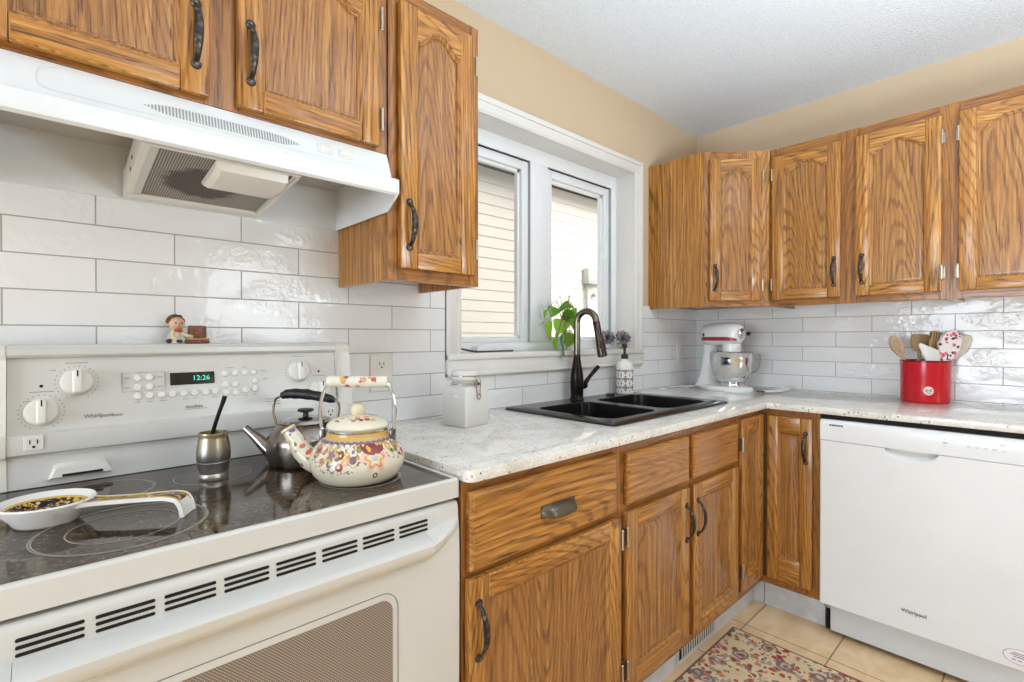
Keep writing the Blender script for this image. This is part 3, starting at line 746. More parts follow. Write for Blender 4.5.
RANGEWHITE = plain('range_enamel_dimmed', (214, 213, 209), 0.2)  # the hood's white, darkened in colour for the dimmer light on the range
def make_range():
    XL, XR, YF, ZT = -3.026, -2.268, -0.62, 0.906
    r = thing('range', 'white electric range with black glass cooktop and tall control panel', 'range', (XL, 0, 0))
    wd = XR - XL
    m = MB().box(0.002, wd - 0.002, -0.585, -0.02, 0.03, 0.864, bevel=0.003); m.box(0.03, wd - 0.03, -0.54, -0.05, 0.0, 0.03)
    m.build('body', RANGEWHITE, r)
    # cooktop rim and glass
    m = MB(); out = rrect(0, wd, YF, -0.03, 0.006, 4); inn = rrect(0.012, wd - 0.012, YF + 0.010, -0.094, 0.004, 4)
    m.rings([[(x, y, 0.866) for x, y in out], [(x, y, 0.902) for x, y in out], [(x, y, 0.906) for x, y in rrect(0.003, wd - 0.003, YF + 0.003, -0.033, 0.005, 4)],
             [(x, y, 0.906) for x, y in inn], [(x, y, 0.900) for x, y in inn]], 0)
    m.build('cooktop_rim', RANGEWHITE, r)
    m = MB().box(0.0125, wd - 0.0125, YF + 0.0105, -0.0945, 0.8995, 0.9045, bevel=0.0008, seg=1)
    g = m.build('cooktop_glass', cooktop_mat(), r)
    RING = plain('burner_mark', (150, 144, 136), 0.3)
    for cx, cy, rr in ((-2.817, -0.470, (0.112, 0.109, 0.072)), (-2.83, -0.222, (0.083, 0.080)), (-2.645, -0.235, (0.072,)), (-2.415, -0.222, (0.112, 0.109, 0.072)), (-2.418, -0.470, (0.083, 0.080))):
        m = MB()
        for q in rr:
            n = 56
            m.rings([[(cx - XL + (q + e) * math.cos(2 * PI * i / n), cy + (q + e) * math.sin(2 * PI * i / n), 0.9049) for i in range(n)] for e in (-0.0011, 0.0011)], cap0=False, cap1=False)
        m.build('burner_ring', RING, g)
    m = MB()   # worn emblem printed on the glass: diamonds between brackets
    ex, ey = -2.585 - XL, -0.565
    for k in range(3):
        cx = ex + (k - 1) * 0.017
        m.rings([[(cx + q * dx, ey + q * dy, 0.9048) for dx, dy in ((-0.008, 0), (0, -0.007), (0.008, 0), (0, 0.007))] for q in (0.82, 1.0)], cap0=False, cap1=False)
    for sg in (-1, 1):
        m.rings([[(ex + sg * (0.034 + o), ey - 0.009, 0.9048), (ex + sg * (0.040 + o), ey, 0.9048), (ex + sg * (0.034 + o), ey + 0.009, 0.9048)] for o in (0, 0.0015)], close=False)
    m.build('emblem_marking', plain('worn_print', (112, 104, 96), 0.4), g, smooth=False)
    m = MB().box(0.0125, wd - 0.0125, -0.1050, -0.0950, 0.9044, 0.9052); m.build('back_seam', VOID, g)
    # backguard
    prof = [(-0.02, 0.90), (-0.096, 0.90), (-0.098, 0.970), (-0.112, 0.975), (-0.114, 0.981), (-0.112, 1.012), (-0.101, 1.0165), (-0.080, 1.162), (-0.088, 1.164), (-0.093, 1.169), (-0.0925, 1.180), (-0.085, 1.1885), (-0.02, 1.1895)]
    m = MB().prism(prof, 0.060, wd - 0.042, 'x'); m.build('control_panel', RANGEWHITE, r, angle=28)
    capp = [(-0.02, 0.90), (-0.098, 0.90), (-0.100, 0.968), (-0.1155, 0.972), (-0.117, 0.98), (-0.114, 1.016), (-0.090, 1.16), (-0.093, 1.169), (-0.0925, 1.180), (-0.085, 1.1885), (-0.02, 1.1895)]
    for a, b in ((0.0, 0.0595), (wd - 0.0415, wd - 0.002)):
        m = MB().prism(capp, a, b, 'x', bevel=0.0015, seg=1); m.build('end_cap', PLASTIC, r, angle=28)
    # things on the panel are placed on its sloping face
    tilt = -math.atan2(0.021, 0.1455)
    def P(x, z, o=0.0):
        t = (1.162 - z) / 0.1455
        return (x - XL, -0.080 - 0.021 * t - o * math.cos(tilt), z - o * math.sin(tilt) * -1 * -1)
    R0 = (tilt, 0, 0); RT = (PI / 2 + tilt, 0, 0)
    KN = plain('knob_white', (232, 229, 222), 0.3)
    rx = Matrix.Rotation(PI / 2, 4, 'X')
    def knob(x, z):
        m = MB(); m.lathe([(0.0275, 0), (0.0275, 0.003), (0.025, 0.010), (0.023, 0.0125), (0.001, 0.0125)], 36, 0, m4=rx)
        m.box(-0.0085, 0.0085, -0.028, -0.010, -0.024, 0.024, 0, 0.0045, 3)
        k = m.build('knob', KN, r, P(x, z), R0)
        m = MB().box(-0.0012, 0.0012, -0.0286, -0.0275, 0.010, 0.023); m.build('pointer', DARKINK, k)
        m = MB()
        for i in range(22):
            a = math.radians(-150 + 300 * i / 21) + PI / 2
            m.box(0.034 * math.cos(a) - 0.0007, 0.034 * math.cos(a) + 0.0007, -0.0003, 0.0, 0.034 * math.sin(a) - 0.0012, 0.034 * math.sin(a) + 0.0012)
        m.box(-0.018, 0.018, -0.0003, 0, 0.040, 0.0412)
        m.build('dial_marks', GREYINK, k)
    for x, z in ((-2.9165, 1.0545), (-2.8625, 1.1105), (-2.411, 1.112), (-2.357, 1.058)): knob(x, z)
    for x, z in ((-2.917, 1.106), (-2.357, 1.110)):
        m = MB().lathe([(0.003, 0), (0.003, 0.001), (0.0005, 0.0012)], 12, 0, m4=rx); m.build('indicator_light', VOID, r, P(x, z), R0)
    BT_ = plain('button_white', (236, 234, 229), 0.35)
    B = [(-2.762, 1.114), (-2.740, 1.114), (-2.762, 1.093), (-2.740, 1.093)] + [(-2.762 + 0.0217 * i, 1.0735) for i in range(8)]
    B += [(-2.588, 1.1155), (-2.5665, 1.1155), (-2.545, 1.1155), (-2.524, 1.1155), (-2.588, 1.088), (-2.5665, 1.087), (-2.522, 1.0935), (-2.587, 1.069), (-2.566, 1.067), (-2.543, 1.072), (-2.522, 1.073)]
    for x, z in B:
        m = MB().lathe([(0.0078, 0), (0.0078, 0.002), (0.0066, 0.004), (0.001, 0.0046)], 16, 0, m4=rx); m.build('button', BT_, r, P(x, z), R0)
    m = MB()
    for x, z, w_ in ((-2.751, 1.1255, 0.020), (-2.78, 1.114, 0.010), (-2.72, 1.114, 0.010), (-2.78, 1.093, 0.010), (-2.72, 1.093, 0.010), (-2.762, 1.0605, 0.010), (-2.74, 1.0605, 0.010), (-2.715, 1.0605, 0.014), (-2.672, 1.0605, 0.010), (-2.652, 1.0605, 0.010), (-2.612, 1.0605, 0.012), (-2.577, 1.129, 0.020), (-2.545, 1.129, 0.008), (-2.50, 1.118, 0.014), (-2.497, 1.097, 0.012), (-2.543, 1.059, 0.010), (-2.522, 1.059, 0.010),
                     (-2.480, 1.045, 0.034), (-2.480, 1.038, 0.034), (-2.474, 1.031, 0.026), (-2.65, 1.036, 0.044), (-2.935, 1.077, 0.012), (-2.90, 1.137, 0.010)):
        a = P(x, z); m.box(a[0] - w_ / 2, a[0] + w_ / 2, a[1] - 0.0005, a[1] + 0.002, z - 0.0008, z + 0.0008)
    for x0, x1, z0, z1 in ((-2.789, -2.711, 1.084, 1.1255),):
        for q in ((x0, x1, z0, z0 + 0.0006), (x0, x1, z1, z1 + 0.0006), (x0, x0 + 0.0006, z0, z1), (x1, x1 + 0.0006, z0, z1)):
            a = P(q[0], (q[2] + q[3]) / 2); m.box(q[0] - XL, q[1] - XL, a[1] - 0.0006 - (0.003 if q[3] - q[2] > 0.01 else 0), a[1] + 0.002, q[2], q[3])
    m.build('panel_marking', plain('pale_grey_ink', (160, 157, 153), 0.6), r, smooth=False)
    m = MB().box(-0.045, 0.045, -0.0012, 0.002, -0.0145, 0.0145, bevel=0.0006, seg=1)
    disp = m.build('clock_display', plain('display_black', (12, 14, 14), 0.1), r, P(-2.656, 1.1075), R0)
    GLOW = Mat('clock_glow', 0.5); GLOW.b.inputs['Base Color'].default_value = srgb(60, 190, 170); GLOW.b.inputs['Emission Color'].default_value = srgb(70, 220, 195); GLOW.b.inputs['Emission Strength'].default_value = 0.7
    text('clock_digits', '12:26', 0.0165, GLOW.m, disp, (0.017, -0.0014, 0), (PI / 2, 0, 0), 0.0002)
    text('lettering', 'Whirlpool', 0.0112, plain('script_grey', (130, 118, 112), 0.4), r, P(-2.829, 1.0385, 0.0005), RT, 0.0003)
    text('lettering', 'GOLD', 0.0065, GREYINK, r, P(-2.797, 1.0365, 0.0005), RT, 0.0003)
    text('lettering', 'AccuBake', 0.009, GREYINK, r, P(-2.655, 1.0415, 0.0005), RT, 0.0003)
    # appliance outlets in the lower lip
    for x in (-2.928, -2.335):
        m = MB().box(-0.0145, 0.0145, -0.0025, 0.004, -0.0135, 0.0135, 0, 0.001, 1)
        for a, b in ((-0.0055, 0.003), (0.0055, 0.003)): m.box(a - 0.001, a + 0.001, -0.003, -0.002, b - 0.004, b + 0.004, 1)
        m.lathe([(0.0026, 0), (0.0026, 0.0006), (0.0005, 0.0007)], 10, 1, at=(0, -0.0022, -0.007), m4=rx)
        m.build('outlet', [PLASTIC, VOID], r, (x - XL, -0.113, 0.9965))
    # oven vent hood on the riser
    m = MB(); pr_ = [(-0.052, 0.0), (0.052, 0.0), (0.040, 0.026), (0.036, 0.029), (-0.036, 0.029), (-0.043, 0.026)]
    m.rings([[(x, 0.0, z) for x, z in pr_], [(x * 0.98, -0.012, z * 0.8 + 0.001) for x, z in pr_], [(x * 0.9, -0.015, z * 0.7 + 0.003) for x, z in pr_]], 0)
    vt = m.build('oven_vent', PLASTIC, r, (-2.857 - XL, -0.0975, 0.919))
    m = MB().box(-0.030, 0.034, -0.0165, -0.010, 0.0035, 0.0085); m.build('vent_mouth', VOID, vt)
    # oven door
    d0, d1 = 0.004, wd - 0.004
    m = MB()
    prof = [(-0.588, 0.185), (-0.622, 0.188), (-0.624, 0.74), (-0.622, 0.80), (-0.620, 0.850), (-0.614, 0.858), (-0.588, 0.858)]
    m.prism(prof, d0, d1, 'x', bevel=0.003, seg=2)
    door = m.build('oven_door', RANGEWHITE, r, angle=40)
    for i in range(8):
        m = MB(); a = -2.936 + 0.0746 * i - XL
        for z in (0.8375, 0.8285, 0.8195):
            pts = rrect(a, a + 0.064, z - 0.0021, z + 0.0021, 0.002, 3)
            m.prism(pts, -0.6226, -0.6150, 'y')
        m.build('vent_slots', VOID, door)
    # handle bar blended into the door face
    bar = [(-0.618, 0.8145), (-0.632, 0.811), (-0.648, 0.806), (-0.655, 0.8035), (-0.659, 0.800), (-0.658, 0.788), (-0.652, 0.778), (-0.640, 0.770), (-0.626, 0.760), (-0.618, 0.750)]
    m = MB(); loops = []
    xe = [(0.088, 1), (wd - 0.088, 1)]
    for x, k in xe: loops.append([(x, y, z) for y, z in bar])
    m.rings(loops); m.build('door_handle', RANGEWHITE, door, angle=50)
    for s in (0, 1):
        m = MB(); loops = []
        for t in (0.0, 0.15, 0.35, 0.55, 0.75, 0.9, 1.0):
            k = 1 - t ** 1.6 * 0.86; x = 0.0875 - 0.080 * t
            if s: x = wd - x
            loops.append([(x, -0.618 + (y + 0.618) * k - (0.0006 if t == 0 else 0), 0.786 + (z - 0.786) * (1 - 0.35 * t) + 0.024 * t) for y, z in bar])
        m.rings(loops); m.build('handle_end', RANGEWHITE, door, angle=50)
    # window
    wx0, wx1, wz1, wz0 = 0.150, wd - 0.150, 0.7245, 0.33
    m = MB(); o = rrect(wx0, wx1, wz0, wz1, 0.035, 8); i1 = rrect(wx0 + 0.0012, wx1 - 0.0012, wz0 + 0.0012, wz1 - 0.0012, 0.034, 8)
    m.rings([[(x, -0.6248, z) for x, z in o], [(x, -0.6248, z) for x, z in i1]], cap0=False, cap1=False)
    m.rings([[(x, -0.6242, z) for x, z in o], [(x, -0.6249, z) for x, z in o]], cap0=False, cap1=False)
    m.build('window_groove', GREYINK, door)
    m = MB(); o = rrect(wx0 + 0.012, wx1 - 0.012, wz0 + 0.012, wz1 - 0.0135, 0.024, 8)
    m.prism(o, -0.6247, -0.62, 'y'); m.build('oven_window', oven_glass_mat(), door)
    m = MB().box(d0, d1, -0.615, -0.588, 0.035, 0.178, bevel=0.006); m.build('storage_drawer', RANGEWHITE, r)
make_range()

# ================================================================== hood
def mesh_filter_mat():
    m = Mat('greasy_filter_mesh', 0.4, 0.55)
    x, y, z = m.xyz(m.coord()); k = 2 * PI / 0.0095
    g = (((x + y) * k).f('SINE') * ((x - y) * k).f('SINE')).sm(-0.2, 0.5)
    px = (x - 0.375) / 0.085; py = (y + 0.17) / 0.095
    blot = (px * px + py * py + m.noise(m.coord(), 30, 4, 0.7) * 1.4 - 0.45).sm(0.80, 1.25)
    blot = 1.0 - blot
    c = m.mix(g, srgb(96, 88, 78), srgb(196, 188, 176))
    c2 = m.mix(g, srgb(36, 30, 24), srgb(112, 96, 78))
    m.link(m.mix(blot, c, c2), 'Base Color'); m.bump(g, 0.6, 0.002); return m.m
def hood():
    XL, XR = -3.022, -2.268; wd = XR - XL; Z0 = 1.524
    h = thing('range_hood', 'white under-cabinet range hood above the cooktop', 'range hood', (XL, 0, Z0))
    t = 0.006
    # outer shell: back, sides, sloping front; open below
    m = MB()
    yb = -0.0085
    side = [(yb, 0.0), (-0.317, 0.0), (-0.366, 0.031), (-0.374, 0.036), (-0.374, 0.068), (-0.371, 0.071), (-0.334, 0.083), (-0.311, 0.149), (yb, 0.149)]
    for a, b in ((0, t), (wd - t, wd)): m.prism(side, a, b, 'x', bevel=0.001, seg=1)
    m.box(t, wd - t, yb - 0.004, yb, 0.0, 0.149)                         # back
    m.build('shell', ENAMEL, h, angle=30)
    front = [(-0.366, 0.031), (-0.374, 0.036), (-0.374, 0.068), (-0.3725, 0.0705), (-0.336, 0.083), (-0.3105, 0.1488), (-0.304, 0.1488), (-0.329, 0.080), (-0.366, 0.067), (-0.366, 0.036)]
    m = MB().prism(front, t + 0.0003, wd - t - 0.0003, 'x', bevel=0.0008, seg=1); fr = m.build('visor', ENAMEL, h, angle=28)
    m = MB().box(t, wd - t, -0.310, yb - 0.004, 0.118, 0.124); m.build('inner_panel', plain('hood_inside_grey', (200, 196, 190), 0.4), h)
    # fascia frame of vent ribs and the two rocker switches
    sl = math.atan2(0.0255, 0.0658)
    def F(x, s, o=0.0):  # point on the sloping fascia, s in 0..1 upwards
        return (x - XL, -0.336 + 0.0255 * s - o * math.cos(sl), 0.083 + 0.0658 * s - o * -math.sin(sl) * -1)
    m = MB()
    n = 52
    for i in range(n):
        x = -2.772 + 0.279 * i / (n - 1); u = abs(2 * i / (n - 1) - 1)
        hgt = 0.0115 * (1 - u ** 6) * (1 if i > 0 else 0.3)
        if hgt < 0.001: hgt = 0.001
        for s0 in (0.44,):
            p = F(x, s0); q = hgt
            m.rings([[(p[0] + dx, p[1] - 0.0005 + dz * 0.36 + dy, p[2] + dz) for dx, dz, dy in ((-0.0014, -q, 0), (0.0014, -q, 0), (0.0014, q, 0), (-0.0014, q, 0))],
                     [(p[0] + dx, p[1] - 0.0005 + dz * 0.36 + 0.006, p[2] + dz) for dx, dz in ((-0.0014, -q), (0.0014, -q), (0.0014, q), (-0.0014, q))]])
    m.build('vent_ribs', plain('vent_shadow_grey', (150, 148, 144), 0.6), h)
    m = MB()   # embossed outline
    for a, b, s0, s1 in ((-2.90, -2.335, 0.16, 0.18), ):
        p0, p1 = F(a, s0), F(b, s1)
        m.rings([[(p0[0], p0[1] - 0.0006, p0[2]), (p1[0], p0[1] - 0.0006, p0[2]), (p1[0], p0[1] - 0.0002, p0[2] + 0.0016), (p0[0], p0[1] - 0.0002, p0[2] + 0.0016)],
                 [(p0[0], p0[1] + 0.002, p0[2]), (p1[0], p0[1] + 0.002, p0[2]), (p1[0], p0[1] + 0.002, p0[2] + 0.0016), (p0[0], p0[1] + 0.002, p0[2] + 0.0016)]])
    p = F(-2.93, 0.5)
    m.tube(smooth_path([F(-2.896, 0.86, 0.0002), F(-2.912, 0.78, 0.0002), F(-2.918, 0.5, 0.0002), F(-2.914, 0.26, 0.0002), F(-2.899, 0.17, 0.0002)], 5), 0.0009, 6)
    m.build('embossed_line', plain('emboss_grey', (214, 212, 208), 0.4), h)
    for x in (-2.434, -2.383):
        m = MB(); m.box(-0.0165, 0.0165, -0.003, 0.002, -0.012, 0.012, 0, 0.0015, 2); m.box(-0.012, 0.012, -0.0055, 0.0, -0.008, 0.008, 0, 0.002, 2)
        m.build('rocker_switch', PLASTIC, h, F(x, 0.52), (-sl, 0, 0))
    # filter box, frame and lamp cover slung below the inner panel, tipped towards the wall
    def tip(pts): return pts
    m = MB()
    x0, x1 = -2.765 - XL, -2.500 - XL
    yA, zA, yB_, zB_ = -0.330, 0.036, -0.040, 0.005
    def Q(x, v, o=0.0):
        return (x, yA + (yB_ - yA) * v, zA + (zB_ - zA) * v + o)
    def slab(xa, xb, va, vb, o0, o1, mat=0):
        m.rings([[Q(xa, va, o0), Q(xb, va, o0), Q(xb, vb, o0), Q(xa, vb, o0)], [Q(xa, va, o1), Q(xb, va, o1), Q(xb, vb, o1), Q(xa, vb, o1)]], mat)
    slab(x0 - 0.014, x0, 0.0, 0.985, 0.0, 0.052); slab(x1, x1 + 0.008, 0.0, 0.985, 0.0, 0.052); slab(x0 - 0.014, x1 + 0.008, 0.985, 1.06, -0.002, 0.085); slab(x0 - 0.014, x1 + 0.008, -0.02, 0.0, 0.0, 0.05)
    m.build('filter_housing', plain('housing_white', (226, 222, 214), 0.35), h)
    m = MB(); slab(x0, x1, 0.0, 0.985, 0.006, 0.010)
    m.build('grease_filter', mesh_filter_mat(), h)
    m = MB(); slab(x0 + 0.0, x0 + 0.014, 0.0, 0.98, 0.001, 0.0055); fe = plain('filter_edge', (205, 203, 198), 0.3, 0.4); m.build('filter_clip', fe, h)
    m = MB(); slab(x1 - 0.007, x1, 0.0, 0.98, 0.001, 0.0055); m.build('filter_clip', fe, h)
    m = MB()
    loops = []
    a, b = -2.655 - XL, -2.515 - XL
    sec = [(0.02, 0.0), (0.04, -0.018), (0.12, -0.024), (0.34, -0.022), (0.46, -0.014), (0.52, 0.004)]
    for x, k in ((a, 0.65), (a + 0.010, 1.0), (b - 0.006, 1.0), (b, 0.9)):
        loops.append([Q(x, v, 0.004 + o * k) for v, o in sec])
    m.rings(loops)
    LM = plain('lamp_cover', (228, 222, 214), 0.3)
    m.build('lamp_cover', LM, h, angle=30)
    for yy, z in ((-0.20, 0.046), (-0.17, 0.030)):
        m = MB().lathe([(0.0045, 0), (0.0045, 0.001), (0.0005, 0.001)], 10, 0, at=(x0 - 0.0142, yy, z), m4=Matrix.Rotation(-PI / 2, 4, 'Y')); m.build('screw_hole', VOID, h)
hood()

# ================================================================== dishwasher
def dishwasher():
    Y0, Y1, XF = -0.848, -1.452, -0.645; wd = 0.604
    d = thing('dishwasher', 'white built-in dishwasher under the right worktop', 'dishwasher', (0, Y0, 0), -PI / 2)
    # local: x along the front (left to right), -y outwards
    m = MB(); m.box(0.004, wd - 0.004, -0.595, -0.02, 0.105, 0.868); m.box(0.012, wd - 0.012, -0.500, -0.05, 0.0, 0.105)
    m.build('tub', plain('tub_grey', (150, 150, 150), 0.5), d)
    m = MB().box(0.001, 0.026, -0.556, -0.530, 0.0, 0.136, bevel=0.001, seg=1); m.build('levelling_foot', VOID, d)  # black block painted as the shaded gap left of the toe panel
    m = MB().box(0.0, wd, -0.632, -0.585, 0.878, 0.8950); m.build('top_seal', VOID, d)  # black bar painted as the shaded gap under the worktop
    zb, zt, zc = 0.138, 0.8765, 0.7935
    f = XF
    # door: front skin with a scooped finger pocket below the control strip
    m = MB(); hx, hw = 0.287, 0.074
    nx, nz = 60, 22
    def scoop(x, z):
        u = (x - hx) / hw; v = (zc - z) / 0.036
        if abs(u) >= 1 or v > 1: return 0.0
        k = (1 - u * u); lim = k ** 0.5
        if v >= lim: return 0.0
        return 0.028 * (1 - (v / lim) ** 2) ** 0.8
    zs = [zb, zb + 0.004] + [zb + (zc - 0.045 - zb) * t for t in (0.3, 0.6, 1.0)] + [zc - 0.045 + 0.0447 * i / 14 for i in range(1, 15)]
    xs = [0.0, 0.004] + [0.205 + 0.164 * i / 48 for i in range(49)] + [wd - 0.004, wd]
    rows = []
    for z in zs:
        rows.append([(x, f + scoop(x, z) + (0.004 if x in (0.0, wd) or z == zb else 0.0), z) for x in xs])
    back = [(x, -0.600, zb) for x in xs]; topb = [(x, -0.600, zc - 0.0003) for x in xs]
    m.rings([back] + rows + [topb], close=False)
    for s in (0, -1):
        vs = [m.bm.verts.new(p) for p in [back[s]] + [r[s] for r in rows] + [topb[s]]]
        m.bm.faces.new(vs)
    m.build('door', DWWHITE, d, angle=30)
    m = MB()
    prof = [(-0.600, zc + 0.001), (f, zc + 0.001), (f - 0.0005, zt - 0.016), (f + 0.002, zt - 0.007), (f + 0.010, zt), (-0.600, zt)]
    m.prism(prof, 0.0, wd, 'x', bevel=0.0012, seg=1)
    cp = m.build('control_strip', DWWHITE, d, angle=28)
    m = MB()
    for i in range(6): m.box(0.0335 + 0.0078 * i, 0.0395 + 0.0078 * i, f - 0.0014, f + 0.004, 0.8535, 0.8595)
    m.build('steam_vent', VOID, cp)
    m = MB()
    for x, z, w_, h_ in [(0.375 + 0.013 * i, 0.8495, 0.009, 0.0014) for i in range(10)] + [(0.515, 0.8495, 0.012, 0.004), (0.374, 0.836, 0.012, 0.006), (0.375, 0.826, 0.006, 0.002)] + [(0.435 + 0.021 * i, 0.832, 0.010, 0.0016) for i in range(5)] + [(0.435 + 0.021 * i, 0.836, 0.010, 0.0016) for i in range(4)]:
        m.box(x, x + w_, f - 0.0007, f + 0.002, z, z + h_)
    m.build('control_print', plain('faint_grey', (186, 187, 190), 0.5), cp)
    m = MB().box(0.028, wd - 0.002, -0.602, -0.560, 0.022, 0.137, bevel=0.002); m.build('toe_panel', plain('toe_grey_white', (212, 216, 220), 0.3), d)
    text('lettering', 'Whirlpool', 0.0172, plain('logo_black', (40, 38, 38), 0.35), d, (0.298, f - 0.0003, 0.2155), (PI / 2, 0, 0), 0.0006)
    m = MB(); n = 40
    m.rings([[(0.298 + q * 0.018 * math.cos(a), f - 0.0008, 0.211 + q * 0.0065 * math.sin(a)) for a in [math.radians(190 + 200 * i / n) for i in range(n + 1)]] for q in (1.0, 1.08)], close=False)
    m.build('logo_ring', GREYINK, d)
    m = MB(); m.lathe([(0.0385, 0), (0.0385, 0.0006), (0.001, 0.0008)], 36, 0, squash=(1, 1), m4=Matrix.Diagonal((1.0, 0.62, 1.0, 1)) ); 
    for v in m.bm.verts: v.co = Vector((v.co.x, -v.co.z, v.co.y))
    st = m.build('sticker', plain('sticker_pink_white', (240, 234, 234), 0.35), d, (0.563, f - 0.0002, 0.182))
    m = MB(); n = 36
    m.rings([[(q * 0.0385 * math.cos(2 * PI * i / n), -0.0009, q * 0.0239 * math.sin(2 * PI * i / n)) for i in range(n)] for q in (0.96, 1.0)], cap0=False, cap1=False)
    for z, a, b in ((0.011, -0.016, 0.010), (0.005, -0.022, 0.020), (-0.001, -0.014, 0.016), (-0.011, -0.018, -0.008), (-0.011, -0.004, 0.006), (-0.011, 0.010, 0.02)):
        m.box(a, b, -0.0011, -0.0005, z - 0.0011, z + 0.0011)
    m.build('sticker_print', plain('sticker_blue_ink', (96, 92, 140), 0.5), st)
dishwasher()

# ================================================================== sink and faucet
def sink():
    m = Mat('black_composite', 0.22); n = m.noise(m.coord(), 500, 2)
    m.link(m.ramp(n, [(0.4, srgb(15, 15, 15)), (0.7, srgb(30, 29, 28))]), 'Base Color'); BLK = m.m
    s = thing('sink', 'black double-bowl drop-in sink in the granite worktop', 'sink', (-1.2015, -0.29, ZC))
    ox, oy = -1.2015, -0.29
    out = rrect(-1.614 - ox, -0.789 - ox, -0.547 - oy, -0.028 - oy, 0.018, 6)
    bowls = (rrect(-1.548 - ox, -1.236 - ox, -0.487 - oy, -0.128 - oy, 0.05, 8), rrect(-1.184 - ox, -0.846 - ox, -0.487 - oy, -0.128 - oy, 0.05, 8))
    bm = bmesh.new()
    def ring(pts, z): return [bm.verts.new((x, y, z)) for x, y in pts]
    def bridge(a, b):
        n = len(a)
        for i in range(n): bm.faces.new((a[i], a[(i + 1) % n], b[(i + 1) % n], b[i]))
    top = 0.0095
    o0, o1, o2 = ring(out, 0.0005), ring(out, 0.006), ring(inset(out, 0.005), top)
    bridge(o0, o1); bridge(o1, o2)
    eds = [bm.edges.get((o2[i], o2[(i + 1) % len(o2)])) for i in range(len(o2))]
    for bp in bowls:
        a = ring(bp, top)
        for i in range(len(a)): eds.append(bm.edges.new((a[i], a[(i + 1) % len(a)])))
        b = ring(inset(bp, 0.004), top - 0.004); c = ring(inset(bp, 0.010), -0.12); d = ring(inset(bp, 0.03), -0.185); e = ring(inset(bp, 0.06), -0.192)
        bridge(a, b); bridge(b, c); bridge(c, d); bridge(d, e); bm.faces.new(e)
    bmesh.ops.triangle_fill(bm, edges=eds, use_beauty=True, use_dissolve=False)
    m = MB(); m.bm.free(); m.bm = bm
    body = m.build('basin', BLK, s, angle=40)
    for x in (-1.39, -1.015):
        m = MB().lathe([(0.045, -0.1915), (0.045, -0.189), (0.038, -0.1885), (0.03, -0.191), (0.001, -0.191)], 24, at=(x - ox, -0.30 - oy, 0)); m.build('drain', STEEL, s)
    m = MB().lathe([(0.020, top - 0.001), (0.020, top + 0.006), (0.017, top + 0.009), (0.001, top + 0.0095)], 20, at=(-0.985 - ox, -0.075 - oy, 0)); m.build('hole_cover', BLK, s)
sink()

def faucet():
    m = Mat('oil_rubbed_bronze', 0.22, 0.85); n = m.noise(m.coord(), 30, 2)
    m.link(m.ramp(n, [(0.3, srgb(20, 18, 17)), (0.7, srgb(44, 39, 36))]), 'Base Color'); BR = m.m
    f = thing('faucet', 'dark bronze gooseneck faucet standing at the back of the black sink', 'faucet', (-1.222, -0.072, ZC + 0.0098))
    m = MB().lathe([(0.031, 0), (0.031, 0.004), (0.0285, 0.008), (0.027, 0.02), (0.0285, 0.05), (0.029, 0.08), (0.027, 0.11), (0.021, 0.145), (0.0155, 0.18), (0.0138, 0.20)], 28)
    m.build('base', BR, f)
    pts = [(0, 0, 0.19), (0, 0, 0.26)]
    R = 0.044
    for i in range(0, 15):
        a = PI - (PI * 0.975) * i / 14
        pts.append((0.010 * (1 + math.cos(a)) , -R - R * math.cos(a), 0.335 + R * 1.1 * math.sin(a)))
    m = MB().tube(pts, 0.0142, 14); m.build('neck', plain('brushed_bronze', (120, 110, 102), 0.2, 1.0), f)
    e = Vector(pts[-1]); dr = (Vector(pts[-1]) - Vector(pts[-2])).normalized()
    dr = (dr + Vector((0.0, -0.03, 0))).normalized(); h = [e + dr * t for t in (0, 0.004, 0.05, 0.10, 0.145, 0.152, 0.154)]
    m = MB().tube(h, [0.0145, 0.0155, 0.0150, 0.0178, 0.0205, 0.0195, 0.012], 20); hd = m.build('spray_head', plain('dark_bronze', (74, 64, 58), 0.2, 0.9), f)
    m = MB().box(-0.006, 0.006, -0.004, 0.004, -0.014, 0.014, bevel=0.003); m.build('spray_button', BLACK, hd, tuple(h[3] + Vector((-0.012, -0.013, 0))), (0.3, 0, 0.7))
    m = MB(); m.tube([(0.012, -0.002, 0.060), (0.040, -0.006, 0.060), (0.052, -0.008, 0.060)], [0.017, 0.017, 0.013], 16)
    m.tube(smooth_path([(0.044, -0.007, 0.064), (0.058, -0.012, 0.085), (0.080, -0.022, 0.112), (0.108, -0.034, 0.142)], 5), [0.010] * 6 + [0.0085] * 5 + [0.009] * 4 + [0.0095], 12)
    m.build('lever', BR, f)
faucet()

# ================================================================== wall plates
def plate(name, label, x, z, w_, h_, kind):
    o = thing(name, label, 'outlet' if kind == 'outlet' else 'switch', (x, -0.0085, z))
    m = MB().box(-w_ / 2, w_ / 2, -0.005, 0, -h_ / 2, h_ / 2, bevel=0.002); m.build('cover_plate', PLASTIC, o)
    if kind == 'outlet':
        for zz in (0.026, -0.026):
            m = MB(); m.prism(rrect(-0.017, 0.017, zz - 0.014, zz + 0.014, 0.008, 5), -0.0066, -0.004, 'y', 0)
            for a, b in ((-0.007, 0.004), (0.007, 0.004)): m.box(a - 0.0013, a + 0.0013, -0.0070, -0.005, zz + b - 0.0045, zz + b + 0.0045, 1)
            m.lathe([(0.003, 0), (0.003, 0.0004), (0.0005, 0.0005)], 10, 1, at=(0, -0.0066, zz - 0.007), m4=Matrix.Rotation(PI / 2, 4, 'X'))
            m.build('socket', [PLASTIC, VOID], o)
    else:
        m = MB().box(-0.0165, 0.0165, -0.008, 0, -0.033, 0.033, bevel=0.0015); m.build('rocker', PLASTIC, o)
plate('wall_outlet', 'white double wall outlet right of the range panel', -2.125, 1.0895, 0.078, 0.118, 'outlet')
